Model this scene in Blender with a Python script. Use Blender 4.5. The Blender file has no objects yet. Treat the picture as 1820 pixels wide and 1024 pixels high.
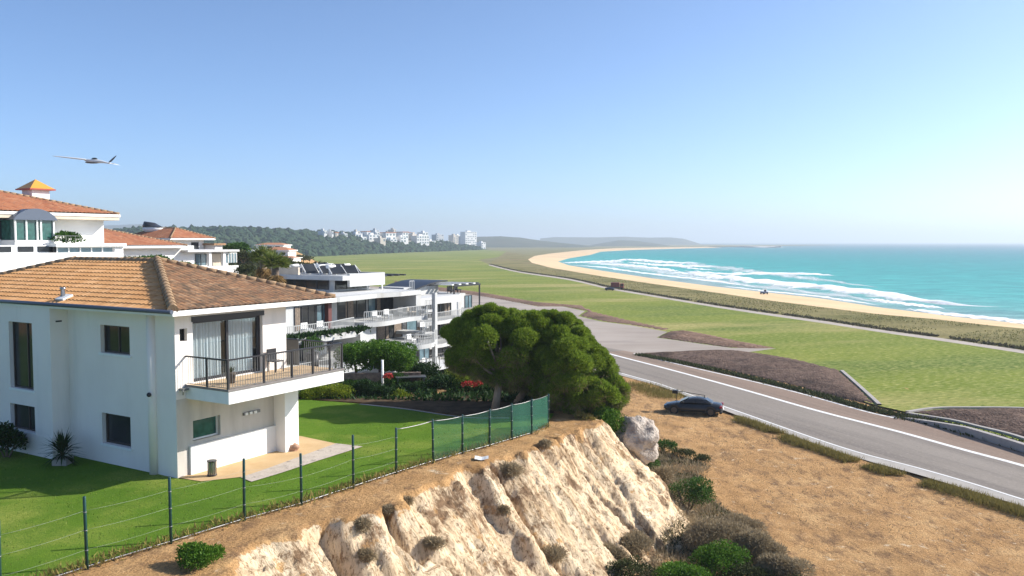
import bpy, bmesh, math, random
import numpy as np
from mathutils import Vector, Matrix, noise as mnoise

C = bpy.context.scene.collection
SC = bpy.context.scene
R = math.radians
# ------------------------------------------------------------------ camera
CAM = Vector((0, 0, 8.5)); PITCH = math.atan(82 / 1500.0); F = 1500.0
cd = bpy.data.cameras.new('camera'); cam = bpy.data.objects.new('camera', cd); C.objects.link(cam)
cam.location = CAM; cam.rotation_euler = (math.pi / 2 - PITCH, 0, 0)
cd.sensor_width = 36; cd.lens = F / 1820 * 36; cd.clip_start = .1; cd.clip_end = 60000
SC.camera = cam
# ------------------------------------------------------------------ sky, sun, exposure
SUN_EL = R(31.0); SUN_H = Vector((.972, .235)).normalized()
world = bpy.data.worlds.new('World'); SC.world = world; world.use_nodes = True
nt = world.node_tree; bg = nt.nodes['Background']
sky = nt.nodes.new('ShaderNodeTexSky'); sky.sky_type = 'NISHITA'; sky.sun_disc = False
sky.sun_elevation = SUN_EL; sky.sun_rotation = math.atan2(SUN_H.x, SUN_H.y)
sky.air_density = .7; sky.dust_density = 3.5; sky.ozone_density = 4.0; sky.altitude = 1500
tint = nt.nodes.new('ShaderNodeMix'); tint.data_type = 'RGBA'; tint.blend_type = 'MULTIPLY'; tint.inputs[0].default_value = 1; tint.inputs[7].default_value = (.93, .99, 1, 1)
nt.links.new(sky.outputs[0], tint.inputs[6]); nt.links.new(tint.outputs[2], bg.inputs[0]); bg.inputs[1].default_value = .120
sl = bpy.data.lights.new('sun', 'SUN'); so = bpy.data.objects.new('sun', sl); C.objects.link(so)
sl.energy = 4.1; sl.angle = R(.53); sl.color = (1, .94, .84)
sdir = Vector((SUN_H.x * math.cos(SUN_EL), SUN_H.y * math.cos(SUN_EL), math.sin(SUN_EL)))
so.rotation_euler = sdir.to_track_quat('Z', 'Y').to_euler(); so.location = (60, 20, 60)
SC.view_settings.view_transform = 'Standard'; SC.view_settings.look = 'None'
SC.view_settings.exposure = .9; SC.view_settings.gamma = 1
SC.cycles.volume_bounces = 0; SC.cycles.max_bounces = 6; SC.cycles.transparent_max_bounces = 12

# ------------------------------------------------------------------ pixel rays -> points in the place
def ray(px, py):
    x = (px - 910) / F; y = (512 - py) / F
    c, s = math.cos(PITCH), math.sin(PITCH)
    return Vector((x, c + y * s, -s + y * c))
def P(px, py, z=0.0):
    d = ray(px, py); return CAM + d * ((z - CAM.z) / d.z)
def D(px, py, Y):
    d = ray(px, py); return CAM + d * (Y / d.y)
LOW = -4.5; SEA = -6.0

# ------------------------------------------------------------------ materials
def _mat(name):
    m = bpy.data.materials.new(name); m.use_nodes = True
    return m, m.node_tree, m.node_tree.nodes['Principled BSDF']
def plain(name, col, rough=.6, metal=0, spec=.4, var=.0, vscale=3, bump=0, bscale=40):
    m, t, b = _mat(name)
    b.inputs['Base Color'].default_value = (*col, 1); b.inputs['Roughness'].default_value = rough
    b.inputs['Metallic'].default_value = metal; b.inputs['Specular IOR Level'].default_value = spec
    g = t.nodes.new('ShaderNodeNewGeometry')
    if var:
        n = t.nodes.new('ShaderNodeTexNoise'); n.inputs['Scale'].default_value = vscale; n.inputs['Detail'].default_value = 6
        t.links.new(g.outputs['Position'], n.inputs['Vector'])
        r = t.nodes.new('ShaderNodeValToRGB')
        r.color_ramp.elements[0].position = .3; r.color_ramp.elements[1].position = .7
        r.color_ramp.elements[0].color = (*[c * (1 - var) for c in col], 1)
        r.color_ramp.elements[1].color = (*[min(.95, c * (1 + var)) for c in col], 1)
        t.links.new(n.outputs[0], r.inputs[0]); t.links.new(r.outputs[0], b.inputs['Base Color'])
    if bump: add_bump(t, b, g, bscale, bump)
    return m
def add_bump(t, b, g, scale, strength, dist=.05):
    n = t.nodes.new('ShaderNodeTexNoise'); n.inputs['Scale'].default_value = scale; n.inputs['Detail'].default_value = 5
    t.links.new(g.outputs['Position'], n.inputs['Vector'])
    bp = t.nodes.new('ShaderNodeBump'); bp.inputs['Strength'].default_value = strength; bp.inputs['Distance'].default_value = dist
    t.links.new(n.outputs[0], bp.inputs['Height']); t.links.new(bp.outputs[0], b.inputs['Normal'])
def ramp(t, stops):
    r = t.nodes.new('ShaderNodeValToRGB'); e = r.color_ramp.elements
    while len(e) < len(stops): e.new(.5)
    for k, (p, c) in enumerate(stops): e[k].position = p; e[k].color = (*c, 1)
    return r
def layered(name, layers, rough=.95, bump=0, bscale=30, bdist=.05, spec=.04, rot=0):
    """layers: (stops, scale, stretch(x,y,z), mask or None); the first is the base, others mixed by a mask noise (scale, lo, hi)"""
    m, t, b = _mat(name); g = t.nodes.new('ShaderNodeNewGeometry')
    b.inputs['Roughness'].default_value = rough; b.inputs['Specular IOR Level'].default_value = spec
    cur = None
    for k, (stops, scale, stretch, mask) in enumerate(layers):
        mp = t.nodes.new('ShaderNodeMapping'); mp.inputs['Scale'].default_value = stretch
        if rot: mp.vector_type = 'TEXTURE'; mp.inputs['Scale'].default_value = tuple(1 / q for q in stretch); mp.inputs['Rotation'].default_value = (0, 0, rot)
        mp.inputs['Location'].default_value = (k * 13.7, k * 5.1, 0)
        t.links.new(g.outputs['Position'], mp.inputs['Vector'])
        n = t.nodes.new('ShaderNodeTexNoise'); n.inputs['Scale'].default_value = scale; n.inputs['Detail'].default_value = 7; n.inputs['Roughness'].default_value = .62
        t.links.new(mp.outputs[0], n.inputs['Vector'])
        r = ramp(t, stops); t.links.new(n.outputs[0], r.inputs[0])
        if cur is None: cur = r.outputs[0]
        else:
            n2 = t.nodes.new('ShaderNodeTexNoise'); n2.inputs['Scale'].default_value = mask[0]; n2.inputs['Detail'].default_value = 6; n2.inputs['Roughness'].default_value = .6
            t.links.new(mp.outputs[0], n2.inputs['Vector'])
            mr = t.nodes.new('ShaderNodeMapRange'); mr.inputs[1].default_value = mask[1]; mr.inputs[2].default_value = mask[2]
            t.links.new(n2.outputs[0], mr.inputs[0])
            mx = t.nodes.new('ShaderNodeMix'); mx.data_type = 'RGBA'
            t.links.new(mr.outputs[0], mx.inputs[0]); t.links.new(cur, mx.inputs[6]); t.links.new(r.outputs[0], mx.inputs[7])
            cur = mx.outputs[2]
    t.links.new(cur, b.inputs['Base Color'])
    if bump: add_bump(t, b, g, bscale, bump, bdist)
    return m
def leafmat(name, cols, trans=.25, rough=.55, clump=0.0, cscale=1.2):
    """every leaf its own shade out of cols"""
    m, t, b = _mat(name); g = t.nodes.new('ShaderNodeNewGeometry')
    k = len(cols); r = ramp(t, [((i + .0) / max(1, k - 1), c) for i, c in enumerate(cols)])
    n = t.nodes.new('ShaderNodeTexNoise'); n.inputs['Scale'].default_value = cscale; n.inputs['Detail'].default_value = 2
    t.links.new(g.outputs['Position'], n.inputs['Vector'])
    mx = t.nodes.new('ShaderNodeMix'); mx.inputs[0].default_value = clump
    t.links.new(g.outputs['Random Per Island'], mx.inputs[2]); t.links.new(n.outputs[0], mx.inputs[3])
    t.links.new(mx.outputs[0], r.inputs[0])
    t.links.new(r.outputs[0], b.inputs['Base Color']); b.inputs['Roughness'].default_value = rough
    b.inputs['Specular IOR Level'].default_value = .1
    tr = t.nodes.new('ShaderNodeBsdfTranslucent'); ms = t.nodes.new('ShaderNodeMixShader'); ms.inputs[0].default_value = trans
    t.links.new(r.outputs[0], tr.inputs[0]); t.links.new(b.outputs[0], ms.inputs[1]); t.links.new(tr.outputs[0], ms.inputs[2])
    t.links.new(ms.outputs[0], t.nodes['Material Output'].inputs[0])
    return m

M = {}
M['stucco'] = layered('white_stucco', [([(.3, (.79, .73, .68)), (.7, (.85, .80, .75))], .8, (1, 1, .5), None),
                                       ([(.3, (.60, .57, .52)), (.7, (.70, .68, .64))], 2.5, (1, 1, .12), (.9, .56, .8))], rough=.85, bump=.25, bscale=35, bdist=.01)
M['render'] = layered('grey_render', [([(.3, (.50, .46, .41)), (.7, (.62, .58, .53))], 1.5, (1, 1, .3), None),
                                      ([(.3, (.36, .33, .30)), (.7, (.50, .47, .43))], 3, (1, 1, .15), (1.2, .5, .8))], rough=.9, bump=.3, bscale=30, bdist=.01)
M['white'] = plain('white_paint', (.80, .80, .78), .55, var=.05, vscale=2)
M['whitewall'] = plain('white_wall_paint', (.80, .79, .77), .8, var=.05, vscale=.6)
M['shadewall'] = plain('shaded_white_wall', (.58, .58, .57), .8, var=.06, vscale=.6)  # grey for wall parts in shade; the shade is put into the colour
M['beige'] = plain('beige_render', (.62, .53, .42), .85, var=.1, vscale=1)
M['glass'] = plain('dark_window_glass', (.03, .032, .035), .08, spec=.35, var=.3, vscale=.7)
M['green_glass'] = plain('green_tinted_glass', (.03, .10, .085), .07, spec=.8, var=.35, vscale=4)
M['blue_glass'] = plain('blue_tinted_glass', (.10, .16, .19), .1, spec=.7, var=.3, vscale=1.5)
M['brown_frame'] = plain('brown_window_frame', (.06, .045, .04), .45)
M['dark_frame'] = plain('charcoal_metal', (.035, .035, .04), .4, metal=.3)
M['grey_metal'] = plain('grey_metal', (.22, .22, .22), .4, metal=.6)
M['steel'] = plain('stainless_steel', (.45, .45, .46), .25, metal=1)
M['curtain'] = plain('white_curtain', (.72, .75, .76), .8)
M['brown_curtain'] = plain('brown_curtain', (.22, .17, .13), .8, var=.3, vscale=6)
M['balcony_tile'] = layered('balcony_tiles', [([(.3, (.50, .36, .22)), (.7, (.62, .46, .30))], 3, (1, 1, 1), None)], rough=.7)
M['gutter'] = plain('blue_grey_gutter', (.10, .12, .16), .4, metal=.3)
M['fence_green'] = plain('dark_green_post_paint', (.012, .055, .05), .35)
M['wire'] = plain('pale_wire', (.36, .37, .34), .5, metal=.3)
M['bark'] = layered('pine_bark', [([(.3, (.22, .16, .12)), (.7, (.38, .30, .24))], 6, (1, 1, .3), None)], bump=.6, bscale=14)
M['twig'] = leafmat('dry_twigs', [(.17, .135, .065), (.30, .24, .12), (.20, .22, .07)], .15, .8)
M['pine'] = leafmat('pine_needles', [(.075, .13, .015), (.185, .27, .028), (.36, .43, .07)], .36, .5, .5, 1.5)  # clump tint puts part of the lit and dark contrast into the colour
M['leaf'] = leafmat('garden_leaves', [(.03, .085, .012), (.075, .17, .018), (.17, .27, .03)], .3, .5, .45, 1.4)
M['leaf_dark'] = leafmat('dark_green_leaves', [(.010, .028, .009), (.022, .055, .014), (.04, .085, .02)], .2, .5, .4, 1.2)
M['leaf_yellow'] = leafmat('yellow_green_leaves', [(.07, .13, .012), (.17, .23, .02), (.32, .33, .035)], .3, .5, .4, 1.6)
M['leaf_mid'] = leafmat('mid_green_leaves', [(.022, .06, .012), (.05, .12, .02), (.10, .18, .03)], .25, .5, .4, 1.2)
M['leaf_olive'] = leafmat('olive_leaves', [(.03, .042, .016), (.065, .075, .028), (.10, .11, .04)], .2, .6, .4, .8)
M['scrub'] = leafmat('dry_grey_scrub', [(.20, .155, .095), (.33, .265, .165), (.45, .365, .245)], .25, .85, .4, 1.5)
M['straw'] = leafmat('dry_straw_grass', [(.16, .13, .04), (.27, .22, .07), (.14, .15, .03)], .25, .8, .6, .7)
M['dune'] = leafmat('dune_grass', [(.21, .20, .075), (.28, .26, .105), (.19, .205, .07)], .2, .85, .6, .08)
M['frond'] = leafmat('palm_fronds', [(.07, .11, .02), (.15, .20, .04), (.28, .29, .09)], .35, .5)
M['deadfrond'] = leafmat('dead_palm_fronds', [(.22, .14, .06), (.34, .23, .10)], .2, .8)
M['flower'] = leafmat('red_flowers', [(.35, .02, .02), (.5, .05, .05), (.45, .12, .10)], .2, .6)
M['forest'] = leafmat('forest_canopy', [(.016, .038, .020), (.030, .058, .028), (.05, .075, .036)], 0, .9, .5, .02)
M['trunk'] = plain('grey_brown_bark', (.16, .12, .09), .9, var=.3, vscale=5)

# ------------------------------------------------------------------ mesh building
class MB:
    def __init__(s): s.v = []; s.f = []; s.sm = []; s.uv = None
    def quad(s, a, b, c, d, sm=False):
        i = len(s.v); s.v += [tuple(a), tuple(b), tuple(c), tuple(d)]; s.f.append((i, i + 1, i + 2, i + 3)); s.sm.append(sm); return s
    def poly(s, pts, sm=False):
        i = len(s.v); s.v += [tuple(p) for p in pts]; s.f.append(tuple(range(i, i + len(pts)))); s.sm.append(sm); return s
    def box(s, x0, y0, z0, x1, y1, z1, mat=None):
        i = len(s.v)
        vs = [(x0, y0, z0), (x1, y0, z0), (x1, y1, z0), (x0, y1, z0), (x0, y0, z1), (x1, y0, z1), (x1, y1, z1), (x0, y1, z1)]
        if mat is not None: vs = [tuple(mat @ Vector(p)) for p in vs]
        s.v += vs
        for q in ((0, 3, 2, 1), (4, 5, 6, 7), (0, 1, 5, 4), (1, 2, 6, 5), (2, 3, 7, 6), (3, 0, 4, 7)):
            s.f.append(tuple(i + k for k in q)); s.sm.append(False)
        return s
    def prism(s, pts, z0, z1):
        """pts: outline (x,y) counter-clockwise"""
        n = len(pts); i = len(s.v)
        s.v += [(p[0], p[1], z0) for p in pts] + [(p[0], p[1], z1) for p in pts]
        s.f.append(tuple(i + k for k in reversed(range(n)))); s.sm.append(False)
        s.f.append(tuple(i + n + k for k in range(n))); s.sm.append(False)
        for k in range(n):
            j = (k + 1) % n; s.f.append((i + k, i + j, i + n + j, i + n + k)); s.sm.append(False)
        return s
    def tube(s, pts, rads, n=8, caps=True):
        pts = [Vector(p) for p in pts]
        if not hasattr(rads, '__len__'): rads = [rads] * len(pts)
        base = len(s.v); up = None
        for k, p in enumerate(pts):
            d = (pts[min(k + 1, len(pts) - 1)] - pts[max(k - 1, 0)])
            if d.length < 1e-9: d = Vector((0, 0, 1))
            d.normalize()
            if up is None: up = d.orthogonal()
            a = (up - d * up.dot(d)).normalized(); up = a; b = d.cross(a)
            for q in range(n):
                t = 2 * math.pi * q / n
                s.v.append(tuple(p + a * (rads[k] * math.cos(t)) + b * (rads[k] * math.sin(t))))
        for k in range(len(pts) - 1):
            for q in range(n):
                r = (q + 1) % n
                s.f.append((base + k * n + q, base + k * n + r, base + (k + 1) * n + r, base + (k + 1) * n + q)); s.sm.append(True)
        if caps:
            s.f.append(tuple(base + q for q in reversed(range(n)))); s.sm.append(False)
            e = base + (len(pts) - 1) * n; s.f.append(tuple(e + q for q in range(n))); s.sm.append(False)
        return s
    def bar(s, a, b, w, h=None):
        """square bar from a to b"""
        a = Vector(a); b = Vector(b); h = h or w; d = (b - a); L = d.length; d.normalize()
        x = d.cross(Vector((0, 0, 1)))
        if x.length < 1e-3: x = Vector((1, 0, 0))
        x.normalize(); z = x.cross(d)
        m = Matrix((( *x, ), ( *d, ), ( *z, ))).transposed().to_4x4(); m.translation = a
        return s.box(-w / 2, 0, -h / 2, w / 2, L, h / 2, m)
    def ball(s, c, r, nu=10, nv=6, wob=0, seed=0, flat=False):
        """r: radius or 3 radii; wob: lumpy noise"""
        if not hasattr(r, '__len__'): r = (r, r, r)
        i = len(s.v); c = Vector(c)
        def pt(th, ph):
            d = Vector((math.sin(th) * math.cos(ph), math.sin(th) * math.sin(ph), math.cos(th)))
            k = 1 + (wob * mnoise.noise(d * 1.7 + Vector((seed * 7.3, seed, 0))) + wob * .5 * mnoise.noise(d * 4.1 + Vector((seed, 3, seed * 2.2))) if wob else 0)
            return tuple(c + Vector((d.x * r[0], d.y * r[1], d.z * r[2])) * k)
        s.v.append(pt(0, 0))
        for a in range(1, nv):
            for b in range(nu): s.v.append(pt(math.pi * a / nv, 2 * math.pi * b / nu))
        s.v.append(pt(math.pi, 0)); e = len(s.v) - 1
        for b in range(nu):
            s.f.append((i, i + 1 + b, i + 1 + (b + 1) % nu)); s.sm.append(not flat)
            o = i + 1 + (nv - 2) * nu; s.f.append((o + b, e, o + (b + 1) % nu)); s.sm.append(not flat)
        for a in range(nv - 2):
            for b in range(nu):
                p = i + 1 + a * nu; q = p + nu; c2 = (b + 1) % nu
                s.f.append((p + b, q + b, q + c2, p + c2)); s.sm.append(not flat)
        return s
    def build(s, name, mat, parent=None, bevel=0):
        me = bpy.data.meshes.new(name); me.from_pydata(s.v, [], s.f)
        me.polygons.foreach_set('use_smooth', s.sm); me.materials.append(mat); me.update()
        o = bpy.data.objects.new(name, me); C.objects.link(o)
        if parent: o.parent = parent
        if bevel:
            b = o.modifiers.new('bevel', 'BEVEL'); b.width = bevel; b.segments = 2; b.limit_method = 'ANGLE'
        return o
def npmesh(name, V, Fq, mat, parent=None, smooth=False):
    me = bpy.data.meshes.new(name); V = np.asarray(V, np.float32); Fq = np.asarray(Fq, np.int32); k = Fq.shape[1]
    me.vertices.add(len(V)); me.vertices.foreach_set('co', V.ravel())
    me.loops.add(Fq.size); me.loops.foreach_set('vertex_index', Fq.ravel())
    me.polygons.add(len(Fq)); me.polygons.foreach_set('loop_start', np.arange(0, Fq.size, k, dtype=np.int32))
    me.polygons.foreach_set('use_smooth', np.full(len(Fq), smooth))
    me.update(calc_edges=True); me.materials.append(mat)
    o = bpy.data.objects.new(name, me); C.objects.link(o)
    if parent: o.parent = parent
    return o
def tag(o, label=None, cat=None, group=None, kind=None):
    if label: o['label'] = label
    if cat: o['category'] = cat
    if group: o['group'] = group
    if kind: o['kind'] = kind
    return o
def empty(name, loc, rz=0, label=None, cat=None, group=None):
    o = bpy.data.objects.new(name, None); C.objects.link(o); o.location = loc; o.rotation_euler = (0, 0, rz); o.empty_display_size = .2
    return tag(o, label, cat, group)
def struct(o): o['kind'] = 'structure'; return o
def stuff(o, label, cat): return tag(o, label, cat, kind='stuff')

# ------------------------------------------------------------------ foliage
def unit(a): return a / (np.linalg.norm(a, axis=1, keepdims=True) + 1e-9)
def leaves(pts, dirs, L, W, rng, spread=.8):
    n = len(pts); d = unit(dirs + rng.normal(size=(n, 3)) * spread); r = rng.normal(size=(n, 3)); sd = unit(np.cross(d, r))
    L = L * rng.uniform(.6, 1.3, (n, 1)); W = W * rng.uniform(.6, 1.3, (n, 1))
    v = np.stack([pts, pts + d * L * .45 + sd * W * .5, pts + d * L, pts + d * L * .45 - sd * W * .5], 1).reshape(-1, 3)
    return v, np.arange(4 * n).reshape(-1, 4)
def blob_points(blobs, n, rng, shell=(.6, 1.03), lower=-.5):
    """points near the skin of ellipsoid blobs: (x,y,z,rx,ry,rz)"""
    B = np.array(blobs, float); area = B[:, 3] * B[:, 5] + B[:, 3] * B[:, 4]; idx = rng.choice(len(B), n, p=area / area.sum())
    d = unit(rng.normal(size=(n, 3))); d[:, 2] = np.where(d[:, 2] < lower, -d[:, 2], d[:, 2])
    r = rng.uniform(shell[0], shell[1], (n, 1)); b = B[idx]
    return b[:, :3] + d * r * b[:, 3:6], d
def lumps(c, r, k, rng, small=.45):
    """a rough crown: k ellipsoid lumps spread over one ellipsoid"""
    out = [(c[0], c[1], c[2], r[0] * .72, r[1] * .72, r[2] * .72)]
    for _ in range(k):
        d = rng.normal(size=3); d /= np.linalg.norm(d); d[2] = abs(d[2]) * .9 - .15
        q = rng.uniform(.45, .75); s = rng.uniform(.75, 1.25) * small
        out.append((c[0] + d[0] * r[0] * q, c[1] + d[1] * r[1] * q, c[2] + d[2] * r[2] * q, r[0] * s, r[1] * s, r[2] * s))
    return out
def shrub(name, loc, r, mat, n, leaf, label, cat='shrub', group=None, seed=1, lower=-.3, k=9, wl=.55, stem=True):
    """a round shrub standing on loc: leaves in lumps and short stems"""
    rng = np.random.default_rng(seed); e = empty(name, loc, 0, label, cat, group)
    pts, d = blob_points(lumps((0, 0, r[2] * .62), (r[0], r[1], r[2] * 1.1), k, rng), n, rng, lower=lower)
    keep = pts[:, 2] > 0.0; pts = pts[keep]; d = d[keep]
    v, f = leaves(pts, d, leaf, leaf * wl, rng)
    npmesh('foliage', v, f, mat, e)
    if stem:
        mb = MB()
        for q in range(5):
            a = rng.uniform(0, 6.28); x, y = math.cos(a), math.sin(a)
            mb.tube([(x * .05, y * .05, -.1), (x * r[0] * .3, y * r[1] * .3, r[2] * .5), (x * r[0] * .5, y * r[1] * .5, r[2] * 1.0)], [.05 * r[2], .035 * r[2], .012 * r[2]], 5)
        mb.build('stem', M['trunk'], e)
    return e
def tuft_stuff(name, pts, h, w, mat, rng, label, cat, spread=.45):
    """grass blades growing at pts"""
    up = np.tile(np.array([[0, 0, 1.0]]), (len(pts), 1)); v, f = leaves(np.asarray(pts), up, h, w, rng, spread)
    o = npmesh(name, v, f, mat); return stuff(o, label, cat)

# ------------------------------------------------------------------ sheets
def spline(pts, n=8):
    """Catmull-Rom through 2-D points"""
    p = [np.array(q, float) for q in pts]; p = [2 * p[0] - p[1]] + p + [2 * p[-1] - p[-2]]; out = []
    for i in range(1, len(p) - 2):
        for k in range(n):
            t = k / n; a, b, c, d = p[i - 1:i + 3]
            out.append(.5 * (2 * b + (c - a) * t + (2 * a - 5 * b + 4 * c - d) * t * t + (3 * b - a - 3 * c + d) * t ** 3))
    out.append(p[-2]); return [tuple(q) for q in out]
def ground(pxs, z=LOW, smooth=0):
    q = [P(a, b, z) for a, b in pxs]; q = [(v.x, v.y) for v in q]
    return spline(q, smooth) if smooth else q
def rough(pts, amp, step, seed=0):
    """irregular edge: subdivide the closed outline and jitter it"""
    out = []; n = len(pts)
    for i in range(n):
        a = np.array(pts[i]); b = np.array(pts[(i + 1) % n]); L = np.linalg.norm(b - a); k = max(1, min(400, int(L / step)))
        for j in range(k):
            p = a + (b - a) * j / k; w = mnoise.noise(Vector((p[0] / step * .45, p[1] / step * .45, seed))) + .5 * mnoise.noise(Vector((p[0] / step, p[1] / step, seed + 5)))
            w2 = mnoise.noise(Vector((p[0] / step * .45, p[1] / step * .45, seed + 9)))
            out.append((p[0] + amp * w, p[1] + amp * w2))
    return out
def sheet(name, pts, z, mat):
    bm = bmesh.new(); vs = [bm.verts.new((p[0], p[1], z)) for p in pts]
    es = [bm.edges.new((vs[i], vs[(i + 1) % len(vs)])) for i in range(len(vs))]
    bmesh.ops.triangle_fill(bm, edges=es, use_beauty=False, normal=(0, 0, 1))
    for f in bm.faces:
        if f.normal.z < 0: f.normal_flip()
    me = bpy.data.meshes.new(name); bm.to_mesh(me); bm.free(); me.materials.append(mat)
    o = bpy.data.objects.new(name, me); C.objects.link(o); return struct(o)
def strip(name, A, B, z, mat, z2=None):
    """sheet between two polylines with the same number of points"""
    mb = MB(); z2 = z if z2 is None else z2
    for i in range(len(A) - 1):
        mb.quad((*A[i], z), (*A[i + 1], z), (*B[i + 1], z2), (*B[i], z2))
    return mb.build(name, mat)
def offset(pts, d):
    """polyline moved sideways by d to its left"""
    out = []; n = len(pts)
    for i in range(n):
        a = np.array(pts[max(i - 1, 0)]); b = np.array(pts[min(i + 1, n - 1)]); t = b - a; t = t / (np.linalg.norm(t) + 1e-9)
        out.append((pts[i][0] - t[1] * d, pts[i][1] + t[0] * d))
    return out
def resample(pts, n):
    p = np.array(pts); s = np.r_[0, np.cumsum(np.linalg.norm(np.diff(p, axis=0), axis=1))]; t = np.linspace(0, s[-1], n)
    return list(zip(np.interp(t, s, p[:, 0]), np.interp(t, s, p[:, 1])))
def along(pts, n, rng, jit):
    p = np.array(pts); s = np.r_[0, np.cumsum(np.linalg.norm(np.diff(p, axis=0), axis=1))]; t = rng.uniform(0, s[-1], n)
    q = np.stack([np.interp(t, s, p[:, 0]), np.interp(t, s, p[:, 1])], 1)
    return q + rng.normal(size=q.shape) * jit
def poly_dist(poly, X, Y):
    """signed distance to a closed polygon (negative inside), nearest edge index"""
    best = np.full(X.shape, 1e9); inside = np.zeros(X.shape, bool); ei = np.zeros(X.shape, int); n = len(poly)
    for i in range(n):
        ax, ay = poly[i]; bx, by = poly[(i + 1) % n]; dx, dy = bx - ax, by - ay
        t = np.clip(((X - ax) * dx + (Y - ay) * dy) / (dx * dx + dy * dy + 1e-9), 0, 1)
        dd = np.hypot(X - ax - t * dx, Y - ay - t * dy); m = dd < best; best = np.where(m, dd, best); ei = np.where(m, i, ei)
        with np.errstate(divide='ignore', invalid='ignore'):
            cr = ((ay > Y) != (by > Y)) & (X < (bx - ax) * (Y - ay) / (by - ay + 1e-12) + ax)
        inside ^= cr
    return np.where(inside, -best, best), ei
def in_poly(poly, n, rng):
    p = np.array(poly); lo, hi = p.min(0), p.max(0); out = []
    while sum(map(len, out)) < n:
        q = rng.uniform(lo, hi, (n * 2, 2)); d, _ = poly_dist(poly, q[:, 0], q[:, 1]); out.append(q[d < 0])
    return np.concatenate(out)[:n]
# smooth value noise for terrain (numpy)
_rg = np.random.default_rng(5); _T = _rg.uniform(-1, 1, (256, 256))
def vnoise(x, y):
    xi = np.floor(x).astype(int); yi = np.floor(y).astype(int); fx = x - xi; fy = y - yi
    fx = fx * fx * (3 - 2 * fx); fy = fy * fy * (3 - 2 * fy); g = lambda a, b: _T[a % 256, b % 256]
    return (g(xi, yi) * (1 - fx) + g(xi + 1, yi) * fx) * (1 - fy) + (g(xi, yi + 1) * (1 - fx) + g(xi + 1, yi + 1) * fx) * fy
def fbm(x, y, o=4, g=.5):
    s = 0; a = 1
    for k in range(o): s = s + a * vnoise(x * 2 ** k + 17.3 * k, y * 2 ** k + 9.1 * k); a *= g
    return s
def sstep(t): t = np.clip(t, 0, 1); return t * t * (3 - 2 * t)

# ================================================================== THE SETTING
rng = np.random.default_rng(11)
# --- outlines on the ground
fence_px = [(-120, 1098), (0, 1058), (155, 1008), (304, 963), (434, 923), (536, 895), (628, 865), (704, 840), (770, 820), (822, 805), (870, 792), (910, 780), (945, 770), (974, 757)]
fence_g = [P(a, b, 0) for a, b in fence_px]
fence_xy = [(v.x, v.y) for v in fence_g]
lip_px = [(380, 1022), (470, 975), (560, 935), (640, 912), (700, 897), (780, 858), (850, 828), (930, 800), (990, 775), (1035, 760), (1056, 757)]
lip = [(-27, -5), (-20.5, 5), (-13.5, 14)] + [(P(a, b, 0).x, P(a, b, 0).y) for a, b in lip_px]
lip += [(4.4, 40.5), (3.6, 44.5), (-1, 48.5), (-12, 51.5), (-40, 56), (-140, 60), (-140, -5)]
NB = len(lip) - 7
lipw = [5.0] * NB + [4.2, 4.5, 9, 17, 22, 22, 5]
lip_s = np.r_[0, np.cumsum([math.dist(lip[i], lip[(i + 1) % len(lip)]) for i in range(len(lip))])]
coast_px = [(2000, 609), (1820, 584), (1766, 579), (1665, 567.5), (1563, 558.6), (1461.5, 546), (1360, 533), (1275, 520.5), (1157, 504), (1068, 491), (979, 476), (945, 467), (938.6, 461), (950, 455), (979, 450.5), (1038, 444.5), (1097, 441), (1180, 439.6), (1255, 438.9)]
coast = [(P(a, b, LOW).x, P(a, b, LOW).y) for a, b in coast_px]
water_px = [(2000, 600), (1820, 576), (1766, 570), (1690, 562.5), (1639, 555.5), (1563, 546.5), (1461.5, 531), (1360, 519.5), (1275, 510), (1157, 494.5), (1068, 481), (1010, 471.5), (992, 465), (1010, 459.5), (1050, 453), (1068, 447.5), (1127, 444.3), (1246, 441), (1285, 440.6)]
water = [(P(a, b, SEA).x, P(a, b, SEA).y) for a, b in water_px]
land = coast[:13] + [(coast[12][0] - 30, 1200), (-3000, 1200), (-3000, -60), (150, -60)]

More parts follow.
